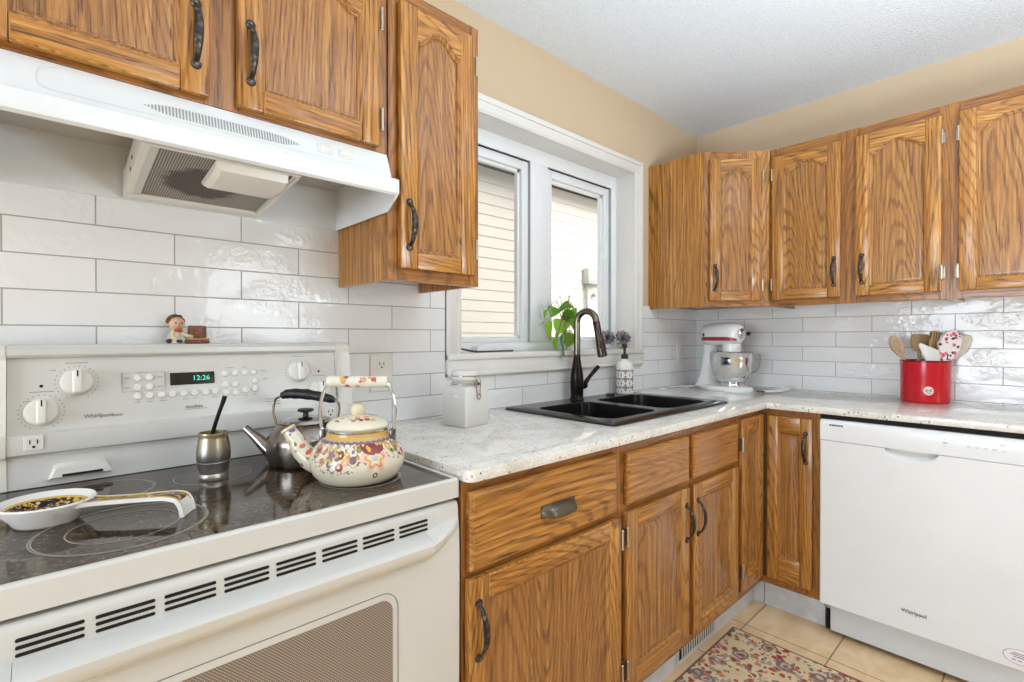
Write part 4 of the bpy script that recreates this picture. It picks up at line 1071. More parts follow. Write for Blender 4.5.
plate('light_switch', 'white switch plate on the tiles left of the mixer', -0.222, 1.108, 0.075, 0.116, 'switch')

# ================================================================== things on the worktop
def canister():
    c = thing('canister', 'white square ceramic canister with wire-clasp lid on the granite beside the range', 'canister', (-1.922, -0.189, ZC), math.radians(9))
    CER = plain('white_ceramic', (222, 219, 214), 0.18)
    m = MB(); a = 0.0545
    sq = lambda h, r=0.006: rrect(-h, h, -h, h, r, 5)
    m.rings([[(x, y, 0.0) for x, y in sq(a - 0.004)], [(x, y, 0.004) for x, y in sq(a)], [(x, y, 0.108) for x, y in sq(a)], [(x, y, 0.122) for x, y in sq(a - 0.003, 0.014)], [(x, y, 0.127) for x, y in sq(a - 0.010, 0.022)]], cap1=True)
    m.lathe([(0.041, 0.126), (0.042, 0.134), (0.040, 0.136)], 32)
    m.build('jar', CER, c, angle=45)
    for s in (-1, 1):
        m = MB(); m.rings([[(s * (a - 0.002), y, z) for y, z in rrect(-0.018, 0.018, 0.088, 0.102, 0.006, 4)], [(s * (a + 0.008), y, z) for y, z in rrect(-0.015, 0.015, 0.090, 0.1, 0.005, 4)]]); m.build('grip', CER, c)
    m = MB().lathe([(0.0415, 0.1365), (0.0435, 0.138), (0.0435, 0.142), (0.0415, 0.1435)], 36); m.build('gasket', plain('pale_rubber', (196, 190, 182), 0.5), c)
    m = MB().lathe([(0.040, 0.143), (0.0455, 0.145), (0.047, 0.151), (0.0455, 0.157), (0.047, 0.160), (0.047, 0.168), (0.043, 0.174), (0.001, 0.177)], 40); m.build('lid', CER, c)
    m = MB(); r = 0.0485
    for z in (0.132, 0.1585):
        m.tube([(r * math.cos(2 * PI * i / 40), r * math.sin(2 * PI * i / 40), z) for i in range(41)], 0.0013, 6, caps=False)
    for x in (-0.010, 0.010):
        m.tube(smooth_path([(x, -r, 0.1585), (x, -r - 0.008, 0.150), (x * 0.9, -r - 0.008, 0.125), (x * 0.6, -r - 0.010, 0.100)], 4), 0.0015, 6)
    m.tube([(0.008 * math.cos(2 * PI * i / 16), -r - 0.010, 0.094 + 0.008 * math.sin(2 * PI * i / 16)) for i in range(17)], 0.0018, 6, caps=False)
    m.box(-0.012, 0.012, -r - 0.004, -r + 0.002, 0.130, 0.139, bevel=0.001)
    m.build('wire_clasp', STEEL, c)
canister()

def soap():
    s = thing('soap_dispenser', 'white ceramic soap bottle with tile-pattern band and black pump on the sink ledge', 'soap dispenser', (-0.872, -0.078, ZC + 0.010))
    m = Mat('patterned_glaze', 0.2)
    x, y, z = m.xyz(m.coord())
    u = y.f('ARCTAN2', x) * 0.041
    cell = 0.040
    fu = (u / cell).f('FRACT') - 0.5; fv = ((z - 0.012) / cell).f('FRACT') - 0.5
    r = (fu * fu + fv * fv).f('SQRT'); th = fv.f('ARCTAN2', fu)
    petal = (th * 4.0).f('COSINE') * 0.12 + 0.30
    band = z.gt(0.012) * z.lt(0.116)
    white = srgb(233, 231, 226)
    col = m.mix(r.lt(petal) * r.gt(petal - 0.15), white, srgb(58, 62, 92))
    col = m.mix(r.lt(0.15), col, srgb(196, 96, 60))
    col = m.mix((fu.f('ABSOLUTE') + fv.f('ABSOLUTE')).gt(0.86), col, srgb(205, 160, 80))
    col = m.mix((fu.f('ABSOLUTE')).gt(0.47), col, srgb(150, 120, 130))
    m.link(m.mix(band, white, col), 'Base Color')
    b = MB().lathe([(0.036, 0), (0.040, 0.003), (0.0415, 0.010), (0.0415, 0.125), (0.040, 0.138), (0.034, 0.150), (0.020, 0.159), (0.015, 0.163), (0.015, 0.170), (0.001, 0.170)], 36)
    b.build('bottle', m.m, s)
    b = MB().lathe([(0.017, 0.168), (0.017, 0.184), (0.013, 0.189), (0.006, 0.190), (0.006, 0.222), (0.010, 0.224), (0.011, 0.236), (0.008, 0.240), (0.001, 0.240)], 20)
    b.tube([(0.0, 0, 0.233), (-0.02, -0.02, 0.234), (-0.036, -0.036, 0.226)], [0.006, 0.005, 0.004], 8)
    b.build('pump', BLACK, s)
soap()

def mixer():
    d = Vector((-0.33, -0.944)).normalized()
    mx = thing('stand_mixer', 'white stand mixer with steel bowl and red trim band in the counter corner', 'stand mixer', (-0.262, -0.285, ZC), math.atan2(d.y, d.x))
    WH = plain('mixer_white', (238, 238, 238), 0.15)
    # foot plate: wide at the bowl, narrow at the back
    m = MB(); n = 40; out = []
    for i in range(n):
        a = 2 * PI * i / n; x = 0.165 * math.cos(a); k = 0.098 if x > 0 else 0.098 - 0.030 * min(1, -x / 0.165)
        out.append((x, k * math.copysign(abs(math.sin(a)) ** 0.8, math.sin(a))))
    m.rings([[(x * k, y * k, z) for x, y in out] for k, z in ((0.97, 0.0), (1.0, 0.006), (1.0, 0.016), (0.95, 0.024), (0.80, 0.028))])
    # column, swept up and forward
    sec = [(-0.085, 0.078, 0.088, 0.018), (-0.092, 0.064, 0.074, 0.036), (-0.098, 0.050, 0.060, 0.065), (-0.098, 0.040, 0.046, 0.11), (-0.094, 0.036, 0.038, 0.17), (-0.085, 0.042, 0.036, 0.22), (-0.078, 0.048, 0.040, 0.24)]
    m.rings([[(cx + rx * math.cos(2 * PI * i / 28), ry * math.sin(2 * PI * i / 28), z) for i in range(28)] for cx, rx, ry, z in sec])
    m.build('stand', WH, mx, angle=40)
    # motor head, lofted along its length
    m = MB(); HS = 0.86
    st = [(-0.150, 0.020, 0.018, 0.300), (-0.146, 0.036, 0.036, 0.299), (-0.130, 0.050, 0.052, 0.297), (-0.09, 0.060, 0.060, 0.295), (-0.03, 0.063, 0.064, 0.295), (0.04, 0.062, 0.063, 0.296), (0.09, 0.058, 0.058, 0.297), (0.118, 0.048, 0.050, 0.299), (0.130, 0.034, 0.036, 0.300), (0.134, 0.018, 0.018, 0.301)]
    st = [(a_ * HS, b_ * 0.92, c_, d_) for a_, b_, c_, d_ in st]
    def sup(a): return math.copysign(abs(math.cos(a)) ** 0.8, math.cos(a)), math.copysign(abs(math.sin(a)) ** 0.8, math.sin(a))
    m.rings([[(x, ry * sup(2 * PI * i / 32)[0], cz + rz * sup(2 * PI * i / 32)[1]) for i in range(32)] for x, ry, rz, cz in st])
    m.lathe([(0.046, 0.205), (0.046, 0.245), (0.030, 0.250)], 28, at=(0.055, 0, 0))
    hd = m.build('motor_head', WH, mx, angle=45)
    m = MB(); zz = 0.273
    for s in (-1, 1):
        lp = []
        for x, ry, rz, cz in st[1:-1]:
            v = (zz - cz) / rz; v = max(-0.97, min(0.97, v)); yy = ry * (1 - abs(v) ** 2.5) ** 0.4
            lp.append((x, s * (yy + 0.0016)))
        m.rings([[(x, y, zz - 0.010) for x, y in lp], [(x, y, zz + 0.010) for x, y in lp]], close=False)
    m.build('trim_band', plain('trim_red', (158, 50, 58), 0.3), hd, smooth=True)
    m = MB().lathe([(0.026, 0), (0.026, 0.012), (0.020, 0.016), (0.001, 0.017)], 24, at=(0.130 * HS, 0, 0.300), m4=Matrix.Rotation(PI / 2, 4, 'Y')); m.build('hub_cap', CHROME, hd)
    m = MB().tube([(0.108, 0.018, 0.300), (0.108, 0.054, 0.300)], [0.006, 0.006], 10); m.sphere((0.108, 0.062, 0.300), 0.011, 0, 14, 10); m.build('hub_screw', BLACK, hd)
    for s in (-1, 1):
        m = MB().box(-0.086, -0.079, s * 0.0565 - 0.004, s * 0.0565 + 0.004, 0.285, 0.303, bevel=0.002); m.build('lever', BLACK, hd)
    # bowl
    m = MB().lathe([(0.058, 0.030), (0.058, 0.036), (0.050, 0.046), (0.064, 0.050), (0.088, 0.075), (0.101, 0.115), (0.106, 0.165), (0.107, 0.200), (0.110, 0.203), (0.107, 0.2045), (0.1045, 0.200), (0.103, 0.165), (0.098, 0.118), (0.085, 0.080), (0.06, 0.054), (0.001, 0.052)], 44, at=(0.055, 0, 0))
    bw = m.build('bowl', plain('bright_steel', (226, 226, 226), 0.12, 1.0), mx, angle=45)
    m = MB().tube(smooth_path([(0.125, 0.078, 0.188), (0.146, 0.098, 0.190), (0.147, 0.100, 0.150), (0.136, 0.088, 0.108), (0.112, 0.066, 0.092)], 5), 0.006, 10, flat=(0.6, 1.3)); m.build('bowl_handle', STEEL, bw)
    m = MB().lathe([(0.010, 0.10), (0.010, 0.215), (0.014, 0.215), (0.014, 0.23)], 12, at=(0.055, 0, 0)); m.build('beater_shaft', STEEL, mx)
    m = MB()
    inv = Matrix.Rotation(-math.atan2(d.y, d.x), 4, 'Z')
    wp = [(-0.238, -0.118, 0.010), (-0.262, -0.075, 0.004), (-0.30, -0.040, 0.004), (-0.36, -0.030, 0.004), (-0.42, -0.038, 0.004), (-0.48, -0.060, 0.004), (-0.52, -0.040, 0.004)]
    m.tube(smooth_path([inv @ Vector((x + 0.262, y + 0.270, z)) for x, y, z in wp], 6), 0.0038, 8)
    m.build('power_cord', WH, mx)
mixer()

def rest_by_mixer():
    s = thing('spatula', 'white flat spatula with dark tip lying beside the mixer foot', 'spatula', (-0.250, -0.484, ZC), math.radians(-28))
    m = MB(); pts = smooth_path([(0.0, 0, 0.006), (0.04, 0, 0.006), (0.09, 0, 0.008), (0.13, 0, 0.014), (0.16, 0, 0.026)], 5)
    n = len(pts)
    loops = []
    for i, p in enumerate(pts):
        t = i / (n - 1); w_ = 0.016 + 0.006 * math.sin(PI * t)
        if t > 0.9: w_ *= 0.75
        loops.append([(p.x, -w_, p.z - 0.004), (p.x, -w_ * 0.95, p.z + 0.002), (p.x, 0, p.z + 0.004), (p.x, w_ * 0.95, p.z + 0.002), (p.x, w_, p.z - 0.004), (p.x, 0, p.z - 0.006)])
    m.rings(loops); m.build('blade', plain('spatula_white', (236, 234, 230), 0.3), s, angle=50)
    m = MB().box(-0.030, 0.001, -0.013, 0.013, 0.001, 0.010, bevel=0.003); m.build('tip', plain('dark_red_tip', (110, 60, 60), 0.4), s)
rest_by_mixer()

CRX, CRY = -0.122, -1.106
def crock():
    RED = plain('red_enamel', (196, 16, 34), 0.16); 
    c = thing('utensil_crock', 'red enamel crock holding kitchen utensils on the right worktop', 'crock', (CRX, CRY, ZC), math.radians(-42.86))
    m = MB().lathe([(0.0813, 0), (0.0842, 0.003), (0.0855, 0.010), (0.0859, 0.176), (0.0830, 0.176), (0.0813, 0.010), (0.001, 0.008)], 48); m.build('pot', RED, c)
    m = MB().lathe([(0.0859, 0.174), (0.0884, 0.176), (0.0884, 0.180), (0.0859, 0.182), (0.0826, 0.180), (0.0826, 0.174)], 48); m.build('rim', plain('dark_red_rim', (120, 16, 30), 0.2), c)
    m = MB().lathe([(0.0825, 0.1765), (0.0809, 0.1765), (0.0801, 0.06), (0.0818, 0.06)], 40); m.build('lining', plain('cream_lining', (235, 226, 214), 0.3), c)
    CREAM = plain('cream_badge', (228, 216, 196), 0.35)
    m = MB()
    def onto(u, z, o=0.0): a = u / 0.1035; return ((0.0860 + o) * math.sin(a), -(0.0860 + o) * math.cos(a), z)
    n = 28
    m.rings([[onto(-0.058 + q * 0.0205 * math.cos(2 * PI * i / n), 0.055 + q * 0.0185 * math.sin(2 * PI * i / n), o) for i in range(n)] for q, o in ((1.0, -0.001), (1.0, 0.0012), (0.9, 0.0018), (0.45, 0.0018), (0.02, 0.0018))]); bd = m.build('badge', CREAM, c)
    m = MB()
    for z, a, b in ((0.061, -0.072, -0.044), (0.057, -0.069, -0.047), (0.053, -0.071, -0.045), (0.046, -0.066, -0.050)):
        m.rings([[onto(u, zz, 0.0021) for u, zz in ((a, z - 0.0012), (b, z - 0.0012), (b, z + 0.0012), (a, z + 0.0012))], [onto(u, zz, 0.0024) for u, zz in ((a, z - 0.0012), (b, z - 0.0012), (b, z + 0.0012), (a, z + 0.0012))]])
    m.build('badge_lettering', plain('badge_ink', (96, 84, 92), 0.5), bd)
crock()

def utensil(name, label, cat, x, y, lean_x, lean_y, parts):
    """stands in the crock: x, y the foot inside the crock in its own frame; leaning in radians; parts(builder)"""
    rz = math.radians(-42.86)
    e = thing(name, label, cat, (CRX + x * math.cos(rz) - y * math.sin(rz), CRY + x * math.sin(rz) + y * math.cos(rz), ZC + 0.014))
    e.rotation_euler = (Matrix.Rotation(rz, 3, 'Z') @ Matrix.Rotation(lean_x, 3, 'Y') @ Matrix.Rotation(lean_y, 3, 'X')).to_euler()
    parts(e)
def spoon_wood(name, dark, light_):
    m = Mat(name, 0.55); x, y, z = m.xyz(m.coord())
    n = m.noise(m.vec(x * 90, y * 90, z * 6), 1.0, 3, 0.6); m.link(m.ramp(n, [(0.3, srgb(*dark)), (0.7, srgb(*light_))]), 'Base Color'); return m.m
def paddle(m, z0, z1, w0, w1, w2, th, curve=0.0, mat=0, rad=0.5, hollow=0.0, n=16):
    """flat blade: outline width from w0 through w1 to w2"""
    loops = []
    for i in range(n + 1):
        t = i / n; z = z0 + (z1 - z0) * t
        wv = w0 + (w1 - w0) * min(1, t * 2.2) if t < 0.45 else w1 + (w2 - w1) * (t - 0.45) / 0.55
        tip = 1.0
        if t > 1 - rad: tip = math.sqrt(max(0.0, 1 - ((t - (1 - rad)) / rad) ** 2))
        if t < 0.12: tip = 0.6 + 0.4 * t / 0.12
        wv = max(0.0015, wv * tip); c = curve * math.sin(PI * t)
        hol = hollow * math.sin(PI * min(1, t * 1.0)) * tip
        loops.append([(-wv, -th + c, z), (-wv * 0.5, -th * 1.0 + c + hol, z), (0, -th + c + hol * 1.3, z), (wv * 0.5, -th + c + hol, z), (wv, -th + c, z), (wv, th + c, z), (0, th + c + hol * 1.3, z), (-wv, th + c, z)])
    m.rings(loops, mat)
def utensils():
    WOODL = spoon_wood('pale_spoon_wood', (170, 140, 112), (206, 180, 152)); WOODM = spoon_wood('tan_board_wood', (150, 118, 84), (188, 158, 122)); WOODP = spoon_wood('bleached_wood', (206, 196, 180), (228, 220, 206))
    def p(e):
        m = MB().tube([(0, 0, 0), (0, 0, 0.12), (0, 0, 0.235)], [0.006, 0.006, 0.007], 10); m.build('spoon_handle', WOODL, e)
        m = MB(); paddle(m, 0.200, 0.300, 0.008, 0.026, 0.025, 0.005, 0.0, rad=0.45, hollow=0.008); m.build('spoon_bowl', WOODL, e)
    utensil('wooden_spoon', 'small wooden spoon leaning left out of the red crock', 'spoon', 0.004, 0.014, math.radians(-25), math.radians(-3), p)
    def p(e):
        m = MB().tube([(0, 0, 0), (0, 0, 0.21)], 0.007, 10); m.build('spatula_handle', WOODM, e)
        m = MB(); m.prism([(-0.024, 0.205), (0.026, 0.200), (0.042, 0.240), (0.040, 0.272), (0.034, 0.279), (-0.030, 0.279), (-0.038, 0.270), (-0.040, 0.245)], -0.0045, 0.0045, 'y', bevel=0.003); m.build('spatula_blade', WOODM, e)
    utensil('wooden_spatula', 'broad brown wooden spatula upright at the back of the red crock', 'spatula', 0.004, 0.045, math.radians(2), math.radians(0), p)
    def p(e):
        m = MB().tube([(0, 0, 0), (0, 0, 0.20)], 0.006, 10); m.build('stick', WOODL, e)
        stripe = Mat('striped_wood', 0.5); x, y, z = stripe.xyz(stripe.coord())
        k = (x * 2 * PI / 0.0105).f('SINE').sm(-0.1, 0.1); stripe.link(stripe.mix(k, srgb(206, 176, 132), srgb(140, 104, 66)), 'Base Color')
        m = MB(); m.prism([(-0.022, 0.19), (0.020, 0.19), (0.027, 0.285), (0.024, 0.293), (-0.024, 0.293), (-0.028, 0.285)], -0.008, 0.008, 'y', bevel=0.004); m.build('slatted_head', stripe.m, e)
    utensil('slatted_turner', 'striped tan wooden turner between the brown spatula and the floral paddle', 'turner', 0.024, 0.015, math.radians(8), math.radians(0), p)
    def p(e):
        m = MB().tube([(0, 0, 0), (0, 0, 0.18)], 0.006, 10); m.build('scraper_handle', PLASTIC, e)
        m = MB(); m.prism([(-0.010, 0.150), (0.040, 0.150), (0.045, 0.185), (0.034, 0.212), (0.008, 0.222), (-0.040, 0.246), (-0.046, 0.234)], -0.006, 0.006, 'y', bevel=0.005, seg=3); m.build('scraper_blade', plain('scraper_white', (232, 230, 228), 0.3), e)
    utensil('scraper', 'white plastic scraper at the front of the red crock', 'scraper', -0.010, -0.040, math.radians(-3), math.radians(2), p)
    def p(e):
        f = Mat('floral_print', 0.4); co = f.coord()
        v = f.voro(co, 58); dd = V(f.nt, v.outputs['Distance']); cc = f.xyz(v.outputs['Color'])
        col = f.mix(dd.lt(0.50) * cc[0].gt(0.40), srgb(240, 236, 236), srgb(226, 120, 136))
        col = f.mix(dd.lt(0.22) * cc[0].gt(0.40), col, srgb(206, 62, 88))
        v2 = f.voro(co, 72); d2 = V(f.nt, v2.outputs['Distance']); c2 = f.xyz(v2.outputs['Color'])
        col = f.mix(d2.lt(0.42) * c2[1].gt(0.80), col, srgb(56, 50, 78)); f.link(col, 'Base Color')
        m = MB().tube([(0, 0, 0), (0, 0, 0.20)], 0.006, 10); m.build('paddle_handle', BLACK, e)
        m = MB(); paddle(m, 0.165, 0.305, 0.024, 0.044, 0.042, 0.007, 0.004, rad=0.4); m.build('paddle_head', f.m, e)
    utensil('floral_paddle', 'white paddle with pink floral print leaning right in the red crock', 'spatula', 0.012, -0.030, math.radians(13), math.radians(4), p)
    def p(e):
        m = MB().tube([(0, 0, 0), (0, 0, 0.22)], [0.007, 0.008], 10); m.build('spoon_handle', WOODP, e)
        m = MB(); paddle(m, 0.195, 0.335, 0.012, 0.034, 0.034, 0.005, 0.0, rad=0.5, hollow=0.009); m.build('spoon_bowl', WOODP, e)
    utensil('wooden_spoon', 'large bleached spoon leaning far right out of the red crock', 'spoon', -0.030, 0.030, math.radians(33), math.radians(13), p)
utensils()

# ================================================================== things on the range
ZR = 0.9047
def floral_enamel(body=True):
    m = Mat('floral_cream_enamel' if body else 'floral_lid_enamel', 0.14)
    x, y, z = m.xyz(m.coord()); th = y.f('ARCTAN2', x)
    cream = srgb(226, 218, 198)
    co = m.vec(th * 0.10, z, 0.0)
    v = m.voro(co, 62); d = V(m.nt, v.outputs['Distance']); cc = m.xyz(v.outputs['Color'])
    pal = m.ramp(cc[0], [(0.0, srgb(160, 64, 56)), (0.16, srgb(216, 168, 88)), (0.34, srgb(204, 142, 112)), (0.52, srgb(136, 142, 84)), (0.72, srgb(130, 112, 128)), (0.84, srgb(222, 186, 156))], 'CONSTANT')
    if body:
        lim = 0.052 + 0.016 * (th * 3.0 + 0.6).f('SINE')
        mask = z.gt(lim) * z.lt(0.088)
        col = m.mix(d.lt(0.52) * mask * cc[1].gt(0.12), cream, pal); col = m.mix(d.lt(0.20) * mask, col, srgb(240, 214, 130))
        n = m.noise(co, 60, 2); line = (n - 0.5).f('ABSOLUTE').lt(0.022) * z.gt(lim - 0.012) * z.lt(0.088)
        col = m.mix(line * 0.85, col, srgb(120, 84, 44))
        # one large blossom on the side that faces the room
        t0 = 2.20
        u = (th - t0) * 0.10; w_ = z - 0.060; r = (u * u + w_ * w_).f('SQRT'); ph = w_.f('ARCTAN2', u)
        pet = 0.026 + 0.006 * (ph * 6.0).f('COSINE')
        col = m.mix(r.lt(pet), col, srgb(230, 196, 172)); col = m.mix(r.lt(pet * 0.74) , col, srgb(214, 152, 122))
        col = m.mix(r.lt(pet * 0.55), col, srgb(232, 200, 150)); col = m.mix(r.lt(0.0075), col, srgb(178, 190, 196))
        w2 = z - 0.083; r2 = (u * u + w2 * w2 * 2.5).f('SQRT'); col = m.mix(r2.lt(0.030), col, m.mix(d.lt(0.34), srgb(138, 44, 46), srgb(222, 172, 78)))
        w3 = z - 0.024; u3 = u; r3 = (u3 * u3 + w3 * w3).f('SQRT'); col = m.mix(r3.lt(0.0055) * r3.gt(0.0030), col, srgb(60, 60, 52))
        u5 = (th - 1.25) * 0.10; w5 = z - 0.066; r5 = (u5 * u5 + w5 * w5).f('SQRT'); p5 = 0.014 + 0.004 * (w5.f('ARCTAN2', u5) * 5.0).f('COSINE')
        col = m.mix(r5.lt(p5), col, srgb(198, 184, 120)); col = m.mix(r5.lt(p5 * 0.6), col, srgb(150, 110, 140))
        # scalloped blue border and the yellow collar
        sc = 0.0870 + 0.0022 * (th * 17.0).f('SINE').f('ABSOLUTE')
        col = m.mix(z.gt(sc - 0.004) * z.lt(0.096), col, srgb(112, 106, 136)); col = m.mix(z.gt(sc), col, srgb(206, 168, 98))
    else:
        rr = (x * x + y * y).f('SQRT')
        v = m.voro(m.coord(), 60); d = V(m.nt, v.outputs['Distance']); cc = m.xyz(v.outputs['Color'])
        mask = rr.gt(0.018) * rr.lt(0.052) * m.noise(m.coord(), 22, 1).gt(0.38)
        pal = m.ramp(cc[0], [(0.0, srgb(196, 110, 80)), (0.4, srgb(222, 160, 120)), (0.65, srgb(170, 150, 90)), (0.85, srgb(140, 80, 90))], 'CONSTANT')
        col = m.mix(d.lt(0.40) * mask, cream, pal)
    m.link(col, 'Base Color'); return m.m
def kettle_enamel():
    k = thing('kettle', 'cream enamel kettle painted with flowers at the front of the cooktop', 'kettle', (-2.421, -0.462, ZR), math.atan2(0.66, -0.75))
    FL = floral_enamel()
    m = MB().lathe([(0.0010, 0.0000), (0.0738, 0.0000), (0.0810, 0.0040), (0.0909, 0.0160), (0.0968, 0.0320), (0.0977, 0.0440), (0.0945, 0.0580), (0.0864, 0.0720), (0.0756, 0.0830), (0.0666, 0.0900), (0.0630, 0.0950), (0.0630, 0.1020), (0.0594, 0.1020)], 56)
    m.build('body', FL, k, angle=60)
    # spout towards +x (image left)
    SP = Mat('spout_enamel', 0.14); co = SP.coord(); v = SP.voro(co, 62); d = V(SP.nt, v.outputs['Distance']); cc = SP.xyz(v.outputs['Color'])
    pal = SP.ramp(cc[0], [(0.0, srgb(206, 92, 50)), (0.3, srgb(226, 190, 150)), (0.5, srgb(108, 88, 128)), (0.7, srgb(178, 130, 110)), (0.85, srgb(150, 130, 70))], 'CONSTANT')
    SP.link(SP.mix(d.lt(0.44) * cc[1].gt(0.3), srgb(226, 218, 198), pal), 'Base Color')
    pts = smooth_path([(0.074, 0, 0.032), (0.098, 0, 0.038), (0.118, 0, 0.056), (0.132, 0, 0.080), (0.146, 0, 0.101)], 5)
    n = len(pts); rad = [0.030 - 0.0165 * (i / (n - 1)) ** 0.75 for i in range(n)]
    m = MB().tube(pts, rad, 20); sp = m.build('spout', SP.m, k, angle=60)
    e = pts[-1]; dr = (pts[-1] - pts[-2]).normalized()
    m = MB().tube([e - dr * 0.002, e + dr * 0.001, e + dr * 0.006, e + dr * 0.007], [0.0135, 0.0165, 0.0155, 0.009], 20); m.build('spout_lip', plain('cream_lip', (222, 206, 168), 0.2), sp)
    m = MB().lathe([(0.0626, 0.1025), (0.0643, 0.1040), (0.0643, 0.1070), (0.0613, 0.1090)], 48); m.build('lid_band', CHROME, k)
    m = MB().lathe([(0.0626, 0.1088), (0.0639, 0.1120), (0.0621, 0.1170), (0.0542, 0.1240), (0.0394, 0.1300), (0.0219, 0.1335), (0.0010, 0.1350)], 48); lid = m.build('lid', floral_enamel(False), k)
    m = MB().lathe([(0.009, 0.128), (0.009, 0.1315), (0.0135, 0.136), (0.0160, 0.144), (0.0140, 0.152), (0.008, 0.1580), (0.001, 0.1595)], 24); m.build('lid_knob', plain('cream_knob', (222, 212, 178), 0.25), lid)
    for s in (-1, 1):
        m = MB().tube(smooth_path([(s * 0.073, 0, 0.088), (s * 0.078, 0, 0.115), (s * 0.080, 0, 0.142), (s * 0.076, 0, 0.170), (s * 0.066, 0, 0.196), (s * 0.056, 0, 0.2045)], 5), 0.0036, 10); bl = m.build('bail', CHROME, k)
    for s in (-1, 1):
        m = MB().box(s * 0.074 - 0.006, s * 0.074 + 0.006, -0.009, 0.009, 0.074, 0.104, bevel=0.003); m.build('ear', plain('dark_steel_ear', (120, 116, 112), 0.25, 1.0), k)
    G = Mat('floral_grip_enamel', 0.15); co = G.coord(); v = G.voro(co, 70); d = V(G.nt, v.outputs['Distance']); cc = G.xyz(v.outputs['Color']); gx = G.xyz(co)[0]
    pal = G.ramp(cc[0], [(0.0, srgb(226, 160, 40)), (0.3, srgb(190, 96, 70)), (0.55, srgb(140, 110, 140)), (0.8, srgb(206, 160, 120))], 'CONSTANT')
    G.link(G.mix(d.lt(0.45) * cc[1].gt(0.2) * gx.f('ABSOLUTE').lt(0.042), srgb(222, 218, 206), pal), 'Base Color')
    m = MB().lathe([(0.001, -0.064), (0.010, -0.064), (0.0125, -0.060), (0.0125, -0.050), (0.0118, -0.046), (0.0125, 0.0), (0.0118, 0.046), (0.0125, 0.050), (0.0125, 0.060), (0.010, 0.064), (0.001, 0.064)], 22, at=(0, 0, 0.2045), m4=Matrix.Rotation(PI / 2, 4, 'Y'))
    m.build('grip', G.m, bl)
kettle_enamel()

def kettle_steel():
    k = thing('kettle', 'stainless steel kettle with black handle behind the floral kettle', 'kettle', (-2.452, -0.248, ZR), math.atan2(0.70, -0.715))
    DS = plain('worn_steel', (150, 140, 132), 0.22, 1.0)
    m = MB().lathe([(0.001, 0), (0.078, 0), (0.083, 0.006), (0.086, 0.020), (0.087, 0.050), (0.086, 0.060), (0.083, 0.066), (0.075, 0.078), (0.064, 0.090), (0.058, 0.094), (0.050, 0.094)], 48); m.build('body', DS, k, angle=25)
    m = MB().tube([(0.070, 0, 0.014), (0.100, 0, 0.038), (0.126, 0, 0.062), (0.148, 0, 0.080)], [0.021, 0.016, 0.0115, 0.0085], 18); m.build('spout', DS, k)
    m = MB().lathe([(0.0575, 0.0945), (0.059, 0.097), (0.054, 0.103), (0.035, 0.108), (0.012, 0.110), (0.001, 0.110)], 40); lid = m.build('lid', STEEL, k)
    m = MB().lathe([(0.007, 0.109), (0.006, 0.118), (0.017, 0.121), (0.019, 0.124), (0.017, 0.127), (0.001, 0.128)], 24); m.build('lid_knob', BLACK, lid)
    m = MB().tube(smooth_path([(0.070, 0, 0.082), (0.078, 0, 0.115), (0.078, 0, 0.136), (0.072, 0, 0.152), (0.054, 0, 0.159)], 5), 0.0032, 8); m.build('bail', STEEL, k)
    m = MB().tube(smooth_path([(-0.070, 0, 0.082), (-0.078, 0, 0.105), (-0.082, 0, 0.128), (-0.078, 0, 0.144), (-0.062, 0, 0.150)], 5), 0.0032, 8)
    bl = m.build('bail', STEEL, k)
    pts = smooth_path([(0.058, 0, 0.158), (0.040, 0, 0.163), (0.0, 0, 0.162), (-0.048, 0, 0.154), (-0.072, 0, 0.146)], 6); n = len(pts)
    m = MB().tube(pts, [0.004 + 0.008 * math.sin(PI * min(1, (i + 1) / n * 1.02)) ** 0.5 + (0.0009 if i % 4 < 2 else 0) for i in range(n)], 14); m.build('grip', BLACK, bl)
kettle_steel()

def mate():
    c = thing('mate_cup', 'tarnished pewter drinking gourd standing on the cooktop', 'cup', (-2.650, -0.262, ZR))
    m = Mat('tarnished_pewter', 0.3, 0.85); x, y, z = m.xyz(m.coord()); n = m.noise(m.coord(), 45, 3)
    m.link(m.ramp(z * 9.0 + n * 0.25 - 0.12, [(0.1, srgb(190, 187, 182)), (0.3, srgb(140, 139, 138)), (0.62, srgb(156, 152, 144)), (0.9, srgb(168, 154, 118))]), 'Base Color')
    b = MB().lathe([(0.0010, 0.0000), (0.0261, 0.0000), (0.0278, 0.0029), (0.0274, 0.0097), (0.0257, 0.0135), (0.0283, 0.0212), (0.0309, 0.0328), (0.0315, 0.0372), (0.0306, 0.0386), (0.0318, 0.0415), (0.0322, 0.0540), (0.0309, 0.0695), (0.0283, 0.0849), (0.0274, 0.0907), (0.0287, 0.0946), (0.0283, 0.0984), (0.0257, 0.0984), (0.0252, 0.0849), (0.0010, 0.0830)], 36)
    b.build('cup_body', m.m, c, angle=40)
    b = MB().lathe([(0.0250, 0.0835), (0.001, 0.086)], 24, at=(0, 0, 0)); b.build('dry_leaf', plain('brown_leaf', (84, 62, 40), 0.9), c)
    s = thing('straw', 'dark metal drinking straw standing in the pewter gourd', 'straw', (-2.652, -0.258, ZR + 0.090))
    b = MB().tube(smooth_path([(0.0, 0, 0.0), (0.004, -0.004, 0.02), (0.010, -0.010, 0.045), (0.018, -0.014, 0.072), (0.021, -0.016, 0.084)], 4), [0.0042] * 12 + [0.0048] * 4 + [0.0052], 10, flat=(1.0, 0.75))
    b.build('tube', plain('dark_bombilla', (44, 40, 38), 0.35, 0.6), s)
mate()

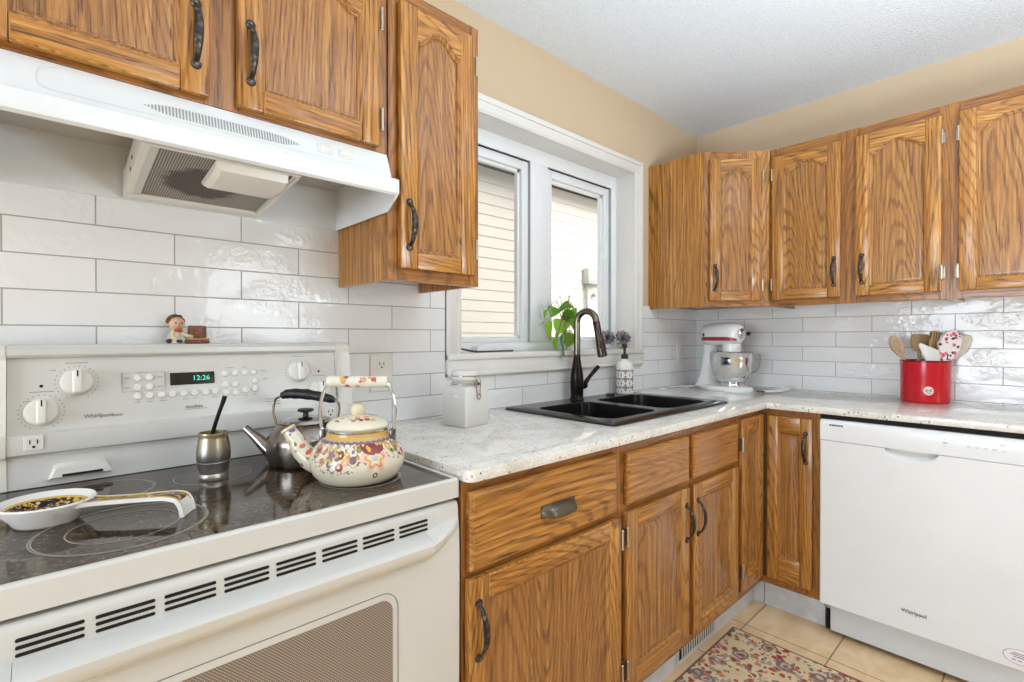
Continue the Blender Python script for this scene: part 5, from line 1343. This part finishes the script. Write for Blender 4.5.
def spoon_rest():
    a = math.atan2(-0.53, 0.848)
    s = thing('spoon_rest', 'white ceramic spoon rest with painted dark floral hollow on the cooktop', 'spoon rest', (-2.900, -0.368, ZR), a)
    CE = plain('glazed_white', (234, 232, 228), 0.12)
    P_ = Mat('painted_glaze', 0.14); co = P_.coord(); v = P_.voro(co, 170); d = V(P_.nt, v.outputs['Distance']); cc = P_.xyz(v.outputs['Color'])
    pal = P_.ramp(cc[0], [(0.0, srgb(40, 34, 52)), (0.34, srgb(176, 62, 40)), (0.46, srgb(204, 158, 70)), (0.56, srgb(44, 38, 56)), (0.84, srgb(206, 196, 176)), (0.90, srgb(216, 164, 66))], 'CONSTANT')
    nn = P_.noise(co, 80, 2); P_.link(P_.mix((nn - 0.5).f('ABSOLUTE').lt(0.016), P_.mix(d.lt(0.5), srgb(40, 34, 50), pal), srgb(214, 170, 62)), 'Base Color')
    YE = plain('yellow_edge', (214, 178, 88), 0.15)
    n = 48
    def ell(ax, ay, z, cx=-0.010): return [(cx + ax * 0.80 * math.cos(2 * PI * i / n), ay * math.sin(2 * PI * i / n), z) for i in range(n)]
    m = MB(); m.rings([ell(0.048, 0.038, 0.0), ell(0.052, 0.042, 0.004), ell(0.058, 0.046, 0.012), ell(0.074, 0.058, 0.026), ell(0.079, 0.062, 0.034), ell(0.077, 0.060, 0.0365), ell(0.070, 0.053, 0.031), ell(0.0655, 0.049, 0.0275), ell(0.046, 0.034, 0.0135), ell(0.02, 0.015, 0.0115)])
    b = m.build('dish', CE, s, angle=50)
    m = MB(); m.rings([ell(0.0655, 0.0492, 0.0284), ell(0.0622, 0.0462, 0.0258)], cap0=False, cap1=False); m.build('yellow_line', YE, b)
    m = MB(); m.rings([ell(0.0625, 0.0465, 0.0260), ell(0.055, 0.041, 0.0205), ell(0.044, 0.033, 0.0155), ell(0.02, 0.015, 0.0135), ell(0.001, 0.001, 0.013)], cap0=False); m.build('painted_hollow', P_.m, b)
    # handle: a shallow strap running out and curling down to a foot
    sec = [(0.042, 0.026, 0.0310), (0.062, 0.018, 0.0315), (0.105, 0.0150, 0.0322), (0.15, 0.0170, 0.0335), (0.172, 0.020, 0.0335), (0.188, 0.022, 0.029), (0.196, 0.0225, 0.016), (0.199, 0.022, 0.0006)]
    pts = smooth_path([(x, w_, z) for x, w_, z in sec], 4)
    def strap(kk, up, th):
        loops = []
        for i, p in enumerate(pts):
            q = pts[min(i + 1, len(pts) - 1)] - pts[max(i - 1, 0)]; t = Vector((q.x, 0, q.z)).normalized(); nr = Vector((-t.z, 0, t.x))
            w_ = p.y * kk; o = nr * up; u = nr * (up + th); e = nr * (up + th * 0.6 + 0.0035 * (kk > 0.9))
            c = Vector((p.x, 0, p.z))
            loops.append([tuple(c + o + Vector((0, -w_, 0))), tuple(c + o + Vector((0, w_, 0))), tuple(c + e + Vector((0, w_, 0))), tuple(c + u + Vector((0, w_ * 0.75, 0))), tuple(c + u + Vector((0, -w_ * 0.75, 0))), tuple(c + e + Vector((0, -w_, 0)))])
        return loops
    m = MB(); m.rings(strap(1.0, -0.005, 0.005)); hd = m.build('handle', CE, s, angle=50)
    m = MB(); L = strap(0.72, 0.0, 0.0006)[1:22]; m.rings(L); m.build('painted_strip', P_.m, hd, angle=50)
    m = MB()
    for sgn in (-1, 1):
        L = []
        for lp in strap(0.80, 0.0, 0.0004)[1:24]:
            y0 = lp[1][1] * sgn; L.append([(lp[0][0], y0, lp[0][2] + 0.0003), (lp[0][0], y0 * 0.88, lp[0][2] + 0.0003), (lp[3][0], y0 * 0.88, lp[3][2] + 0.0012), (lp[3][0], y0, lp[3][2] + 0.0012)])
        m.rings(L)
    m.build('yellow_stripe', YE, hd, angle=50)
spoon_rest()

def figurine():
    f = thing('figurine', 'small ceramic child figurine beside a brown block on the range panel', 'figurine', (-2.662, -0.052, 1.1898))
    m = MB(); m.sphere((-0.020, 0, 0.047), 0.0165, 0, 18, 12); hd = m.build('head', plain('bisque_skin', (212, 172, 146), 0.5), f)
    m = MB()
    for i in range(26):
        a = random.uniform(0, 2 * PI); b = random.uniform(0.15, PI / 2); 
        v = Vector((math.cos(a) * math.cos(b) * 0.8 - 0.15, math.sin(a) * math.cos(b) * 0.5 + 0.35, math.sin(b))).normalized() * 0.0155
        m.sphere((-0.021 + v.x, v.y + 0.001, 0.049 + v.z), 0.0062, 0, 8, 6)
    m.build('hair', plain('brown_hair', (98, 64, 44), 0.7), hd)
    m = MB()
    for x in (-0.006, 0.006): m.sphere((-0.018 + x, -0.0158, 0.049), 0.0018, 0, 8, 6)
    m.build('eyes', DARKINK, hd)
    m = MB(); m.sphere((-0.017, -0.0168, 0.045), 0.0026, 0, 8, 6); m.tube([(-0.021, -0.0157, 0.0395), (-0.017, -0.0165, 0.0388), (-0.013, -0.0157, 0.0395)], 0.0012, 6); m.build('nose_and_mouth', plain('rosy', (188, 110, 96), 0.5), hd)
    m = MB(); m.lathe([(0.001, 0.0), (0.022, 0.0), (0.021, 0.010), (0.015, 0.024), (0.009, 0.033), (0.001, 0.034)], 20, at=(-0.020, 0, 0)); m.build('smock', plain('pale_smock', (196, 190, 172), 0.5), f)
    m = MB(); m.tube([(-0.026, -0.010, 0.030), (-0.020, -0.013, 0.031), (-0.010, -0.011, 0.030)], [0.003, 0.004, 0.003], 8); m.build('neckerchief', plain('red_cloth', (186, 70, 50), 0.5), f)
    m = MB(); m.tube([(-0.012, -0.010, 0.024), (0.0, -0.016, 0.018), (0.010, -0.013, 0.016)], [0.005, 0.004, 0.004], 8); m.tube([(-0.028, -0.010, 0.022), (-0.030, -0.017, 0.014), (-0.022, -0.020, 0.010)], [0.005, 0.004, 0.004], 8); m.build('arms', plain('cream_sleeve', (216, 196, 150), 0.5), f)
    m = MB(); m.sphere((-0.035, -0.012, 0.006), 0.007, 0, 10, 8, (1.3, 1, 0.85)); m.sphere((-0.018, -0.018, 0.005), 0.006, 0, 10, 8, (1.3, 1, 0.85)); m.build('shoes', plain('dark_shoe', (46, 44, 50), 0.4), f)
    BW = Mat('carved_brown', 0.5); n = BW.noise(BW.coord(), 120, 3); BW.link(BW.ramp(n, [(0.3, srgb(84, 48, 34)), (0.7, srgb(140, 84, 58))]), 'Base Color'); BW.bump(n, 0.6, 0.002)
    m = MB(); m.box(0.004, 0.040, -0.012, 0.012, 0.006, 0.043, bevel=0.003); m.box(-0.010, 0.046, -0.018, 0.014, 0.0, 0.008, bevel=0.003); m.build('block', BW.m, f)
    m = MB()
    for i in range(9): m.sphere((0.002 + i * 0.005, -0.018 + random.uniform(-0.001, 0.002), 0.009 + random.uniform(0, 0.003)), 0.0028, 0, 8, 6)
    m.build('flowers', plain('tiny_flowers', (196, 150, 120), 0.5), f)
figurine()

# ================================================================== on the sill
def leaf_mesh(m, L, W, curl, fold):
    n = 9; rows = []
    for i in range(n + 1):
        t = i / n; w_ = W * (math.sin(PI * (t ** 0.62)) ** 0.9) if 0 < t < 1 else 0.0004
        zc = -curl * t * t; row = []
        for k in (-1, -0.5, 0, 0.5, 1): row.append(Vector((L * t, w_ * k, zc + fold * abs(k) * w_)))
        rows.append(row)
    return rows
def plant():
    p = thing('potted_plant', 'green trailing houseplant in a clear jar on the window sill', 'plant', (-1.165, 0.048, 1.1455))
    G = Mat('clear_jar', 0.05); G.b.inputs['Transmission Weight'].default_value = 0.75; G.b.inputs['Base Color'].default_value = (0.92, 0.95, 0.94, 1); G.b.inputs['IOR'].default_value = 1.2
    m = MB().lathe([(0.001, 0.0), (0.034, 0.0), (0.038, 0.004), (0.040, 0.075), (0.036, 0.085), (0.036, 0.092), (0.0345, 0.092), (0.0345, 0.085), (0.0385, 0.074), (0.0365, 0.006), (0.001, 0.005)], 28); m.build('jar', G.m, p)
    LG = Mat('pothos_leaf', 0.35); LG.b.inputs['Subsurface Weight'].default_value = 0.0
    inf = LG.node('ShaderNodeObjectInfo'); n = LG.noise(LG.coord(), 40, 2)
    base = LG.ramp(V(LG.nt, inf.outputs['Random']), [(0.0, srgb(106, 160, 44)), (0.5, srgb(152, 200, 62)), (1.0, srgb(80, 134, 44))])
    LG.link(LG.mix(n.sm(0.55, 0.75) * 0.5, base, srgb(196, 214, 110)), 'Base Color')
    tl = LG.node('ShaderNodeBsdfTranslucent'); LG.nt.links.new(base, tl.inputs[0]); ms = LG.node('ShaderNodeMixShader'); ms.inputs[0].default_value = 0.45
    LG.nt.links.new(LG.b.outputs[0], ms.inputs[1]); LG.nt.links.new(tl.outputs[0], ms.inputs[2]); LG.nt.links.new(ms.outputs[0], LG.nt.nodes['Material Output'].inputs[0])
    ST = plain('leaf_stalk', (128, 108, 74), 0.5)
    # leaf centres relative to the base: (x, y, z, length, heading, droop, roll)
    spec = [(-0.035, -0.045, 0.150, 0.080, 2.2, 0.6, 0.7), (-0.120, -0.040, 0.175, 0.06, 3.6, 0.7, -0.5), (-0.150, -0.085, 0.055, 0.075, 2.9, 1.2, 0.7), (-0.050, -0.030, 0.190, 0.085, 2.6, 0.35, 0.5), (-0.185, -0.050, 0.155, 0.045, 2.9, 1.0, 0.9), (-0.165, -0.055, 0.090, 0.085, 2.7, 1.2, 0.8), (-0.080, -0.045, 0.110, 0.075, 3.3, 1.0, -0.7),
            (0.010, -0.030, 0.165, 0.070, 0.4, 0.5, -0.6), (-0.105, -0.075, 0.045, 0.080, 3.0, 1.3, 0.6), (-0.050, -0.070, 0.050, 0.070, 3.6, 1.3, -0.8), (-0.105, -0.085, 0.0, 0.060, 2.8, 1.35, 0.4),
            (0.030, 0.0, 0.205, 0.045, 0.8, -0.9, 0.2), (-0.020, -0.055, 0.125, 0.060, 5.2, 0.9, 0.3), (-0.140, -0.070, 0.030, 0.055, 2.4, 1.3, -0.4)]
    stems = MB()
    for i, (x, y, z, L, hd, dr, ro) in enumerate(spec):
        rows = leaf_mesh(None, L, L * 0.50, L * 0.25, 0.22)
        M = Matrix.Translation((x, y, z)) @ Matrix.Rotation(hd, 4, 'Z') @ Matrix.Rotation(dr, 4, 'Y') @ Matrix.Rotation(ro, 4, 'X') @ Matrix.Translation((-L * 0.45, 0, 0))
        m = MB(); m.rings([[M @ v for v in r] for r in rows], close=False); m.build('leaf', LG.m, p, angle=80)
        a = M @ Vector((0, 0, 0)); mid = Vector((a.x * 0.55, a.y * 0.6 - 0.005, max(a.z, 0.10) + 0.045))
        stems.tube(smooth_path([(0.006 * math.cos(i), 0.006 * math.sin(i), 0.03), (a.x * 0.15, a.y * 0.2, 0.10), tuple(mid), tuple(a)], 5), 0.0016, 6)
    stems.build('stems', ST, p)
plant()

def flower(label, x, y, sx, seed):
    random.seed(seed)
    f = thing('artificial_flower', label, 'flower', (x, y, 1.1455))
    PET = Mat('faded_petal', 0.6); n = PET.noise(PET.coord(), 60, 2); PET.link(PET.ramp(n, [(0.35, srgb(84, 78, 92)), (0.52, srgb(136, 124, 138)), (0.66, srgb(206, 192, 190))]), 'Base Color')
    m = MB().tube(smooth_path([(0, 0, 0.0), (0.006 * sx, 0, 0.02), (0.0, 0, 0.045)], 4), 0.0025, 8); m.lathe([(0.001, 0), (0.012, 0), (0.008, 0.004), (0.001, 0.005)], 14); m.build('stem', plain('olive_stem', (96, 104, 66), 0.6), f)
    for tier, (nn, L, up) in enumerate(((9, 0.044, 0.15), (8, 0.037, 0.60), (6, 0.026, 1.05))):
        for i in range(nn):
            a = 2 * PI * i / nn + tier * 0.4 + random.uniform(-0.1, 0.1); rows = leaf_mesh(None, L, L * 0.55, -L * 0.25, 0.3)
            M = Matrix.Translation((0, -0.006, 0.052)) @ Matrix.Rotation(-0.75, 4, 'Z') @ Matrix.Rotation(1.15, 4, 'X') @ Matrix.Rotation(a, 4, 'Z') @ Matrix.Rotation(-up, 4, 'Y')
            m = MB(); m.rings([[M @ v for v in r] for r in rows], close=False); m.build('petal', PET.m, f, angle=80)
    for i in range(3):
        a = 2.2 * i + seed; rows = leaf_mesh(None, 0.04, 0.014, 0.010, 0.3); M = Matrix.Translation((0, 0, 0.022)) @ Matrix.Rotation(a, 4, 'Z') @ Matrix.Rotation(-0.2, 4, 'Y')
        m = MB(); m.rings([[M @ v for v in r] for r in rows], close=False); m.build('leaf', plain('grey_green_leaf', (112, 118, 84), 0.6), f, angle=80)
flower('grey-purple flower on the sill beside the faucet head', -0.862, 0.040, -1, 3)
flower('grey-purple flower on the sill directly above the soap pump', -0.728, 0.040, 1, 5)

# ================================================================== low down
def register():
    r = thing('floor_register', 'grey metal louvred heating vent in the plinth under the sink cabinet', 'vent', (-1.2435, -0.553, 0.0))
    wd = 0.3175; GM = plain('grey_vent_metal', (206, 203, 196), 0.4, 0.1)
    m = MB(); m.box(0, wd, -0.004, 0.002, 0.004, 0.016, bevel=0.001); m.box(0, wd, -0.004, 0.002, 0.118, 0.128, bevel=0.001); m.box(0, 0.018, -0.004, 0.002, 0.016, 0.118, bevel=0.001); m.box(wd - 0.012, wd, -0.004, 0.002, 0.016, 0.118, bevel=0.001)
    m.box(0.0, wd, 0.010, 0.016, 0.004, 0.128, 1)
    for i in range(15):
        x = 0.040 + (wd - 0.062) * i / 14
        m.rings([[(x, -0.002, 0.016), (x + 0.0075, -0.003, 0.016), (x + 0.0075, -0.001, 0.016), (x, -0.001, 0.016)], [(x, -0.002, 0.118), (x + 0.0075, -0.003, 0.118), (x + 0.0075, -0.001, 0.118), (x, -0.001, 0.118)]])
    m.build('grille', [GM, VOID], r, angle=30)
register()

def rug():
    m = Mat('floral_rug_pile', 0.95)
    x, y, z = m.xyz(m.coord()); co = m.coord()
    wob = m.noise(co, 26, 3); 
    cov = m.vec(x + wob * 0.03, y + wob * 0.03, 0.0)
    ground = m.ramp(m.noise(co, 9, 3), [(0.35, srgb(220, 196, 156)), (0.65, srgb(236, 216, 180))])
    v = m.voro(cov, 34); d = V(m.nt, v.outputs['Distance']); c = m.xyz(v.outputs['Color'])
    red = m.mix(c[1].gt(0.5), srgb(178, 82, 58), srgb(206, 128, 92))
    col = m.mix(d.lt(0.40) * c[0].gt(0.18), ground, red); col = m.mix(d.lt(0.15) * c[0].gt(0.18), col, srgb(120, 46, 44)); 
    v2 = m.voro(cov, 14); d2 = V(m.nt, v2.outputs['Distance']); c2 = m.xyz(v2.outputs['Color'])
    lim = 0.36 + 0.10 * m.noise(co, 60, 1)
    big = c2[0].gt(0.55)
    col = m.mix(d2.lt(0.42) * big, col, srgb(120, 112, 112)); col = m.mix(d2.lt(0.32) * big, col, srgb(206, 180, 160)); col = m.mix(d2.lt(0.22) * big, col, srgb(176, 100, 84)); col = m.mix(d2.lt(0.10) * big, col, srgb(92, 60, 66))
    v3 = m.voro(cov, 44); d3 = V(m.nt, v3.outputs['Distance']); c3 = m.xyz(v3.outputs['Color'])
    col = m.mix(d3.lt(0.32) * c3[0].gt(0.70), col, srgb(112, 104, 106)); col = m.mix(d3.lt(0.30) * c3[1].gt(0.56), col, srgb(176, 84, 60)); col = m.mix(d3.lt(0.28) * c3[2].gt(0.70), col, srgb(140, 128, 92))
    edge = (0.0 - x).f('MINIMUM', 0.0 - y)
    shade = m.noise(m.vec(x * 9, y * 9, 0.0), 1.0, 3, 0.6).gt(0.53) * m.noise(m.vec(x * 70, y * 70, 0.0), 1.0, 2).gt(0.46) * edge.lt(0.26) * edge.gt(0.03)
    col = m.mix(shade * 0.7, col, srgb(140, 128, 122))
    # bound edge
    ex = (0.0 - x).f('MINIMUM', 0.0 - y)
    col = m.mix(ex.lt(0.005), col, srgb(170, 130, 100)); col = m.mix(ex.gt(0.005) * ex.lt(0.010), col, srgb(110, 84, 74))
    m.link(col, 'Base Color'); m.bump(m.noise(co, 700, 2), 0.5, 0.002)
    b = MB().box(-1.10, 0, -1.75, 0, 0, 0.009, bevel=0.003)
    o = b.build('rug', m.m, None, (-0.842, -0.587, 0.0005)); o.rotation_euler = (0, 0, 0)
    tag(o, 'cream floral area rug with red and grey blossoms on the tiled floor', 'rug')
rug()
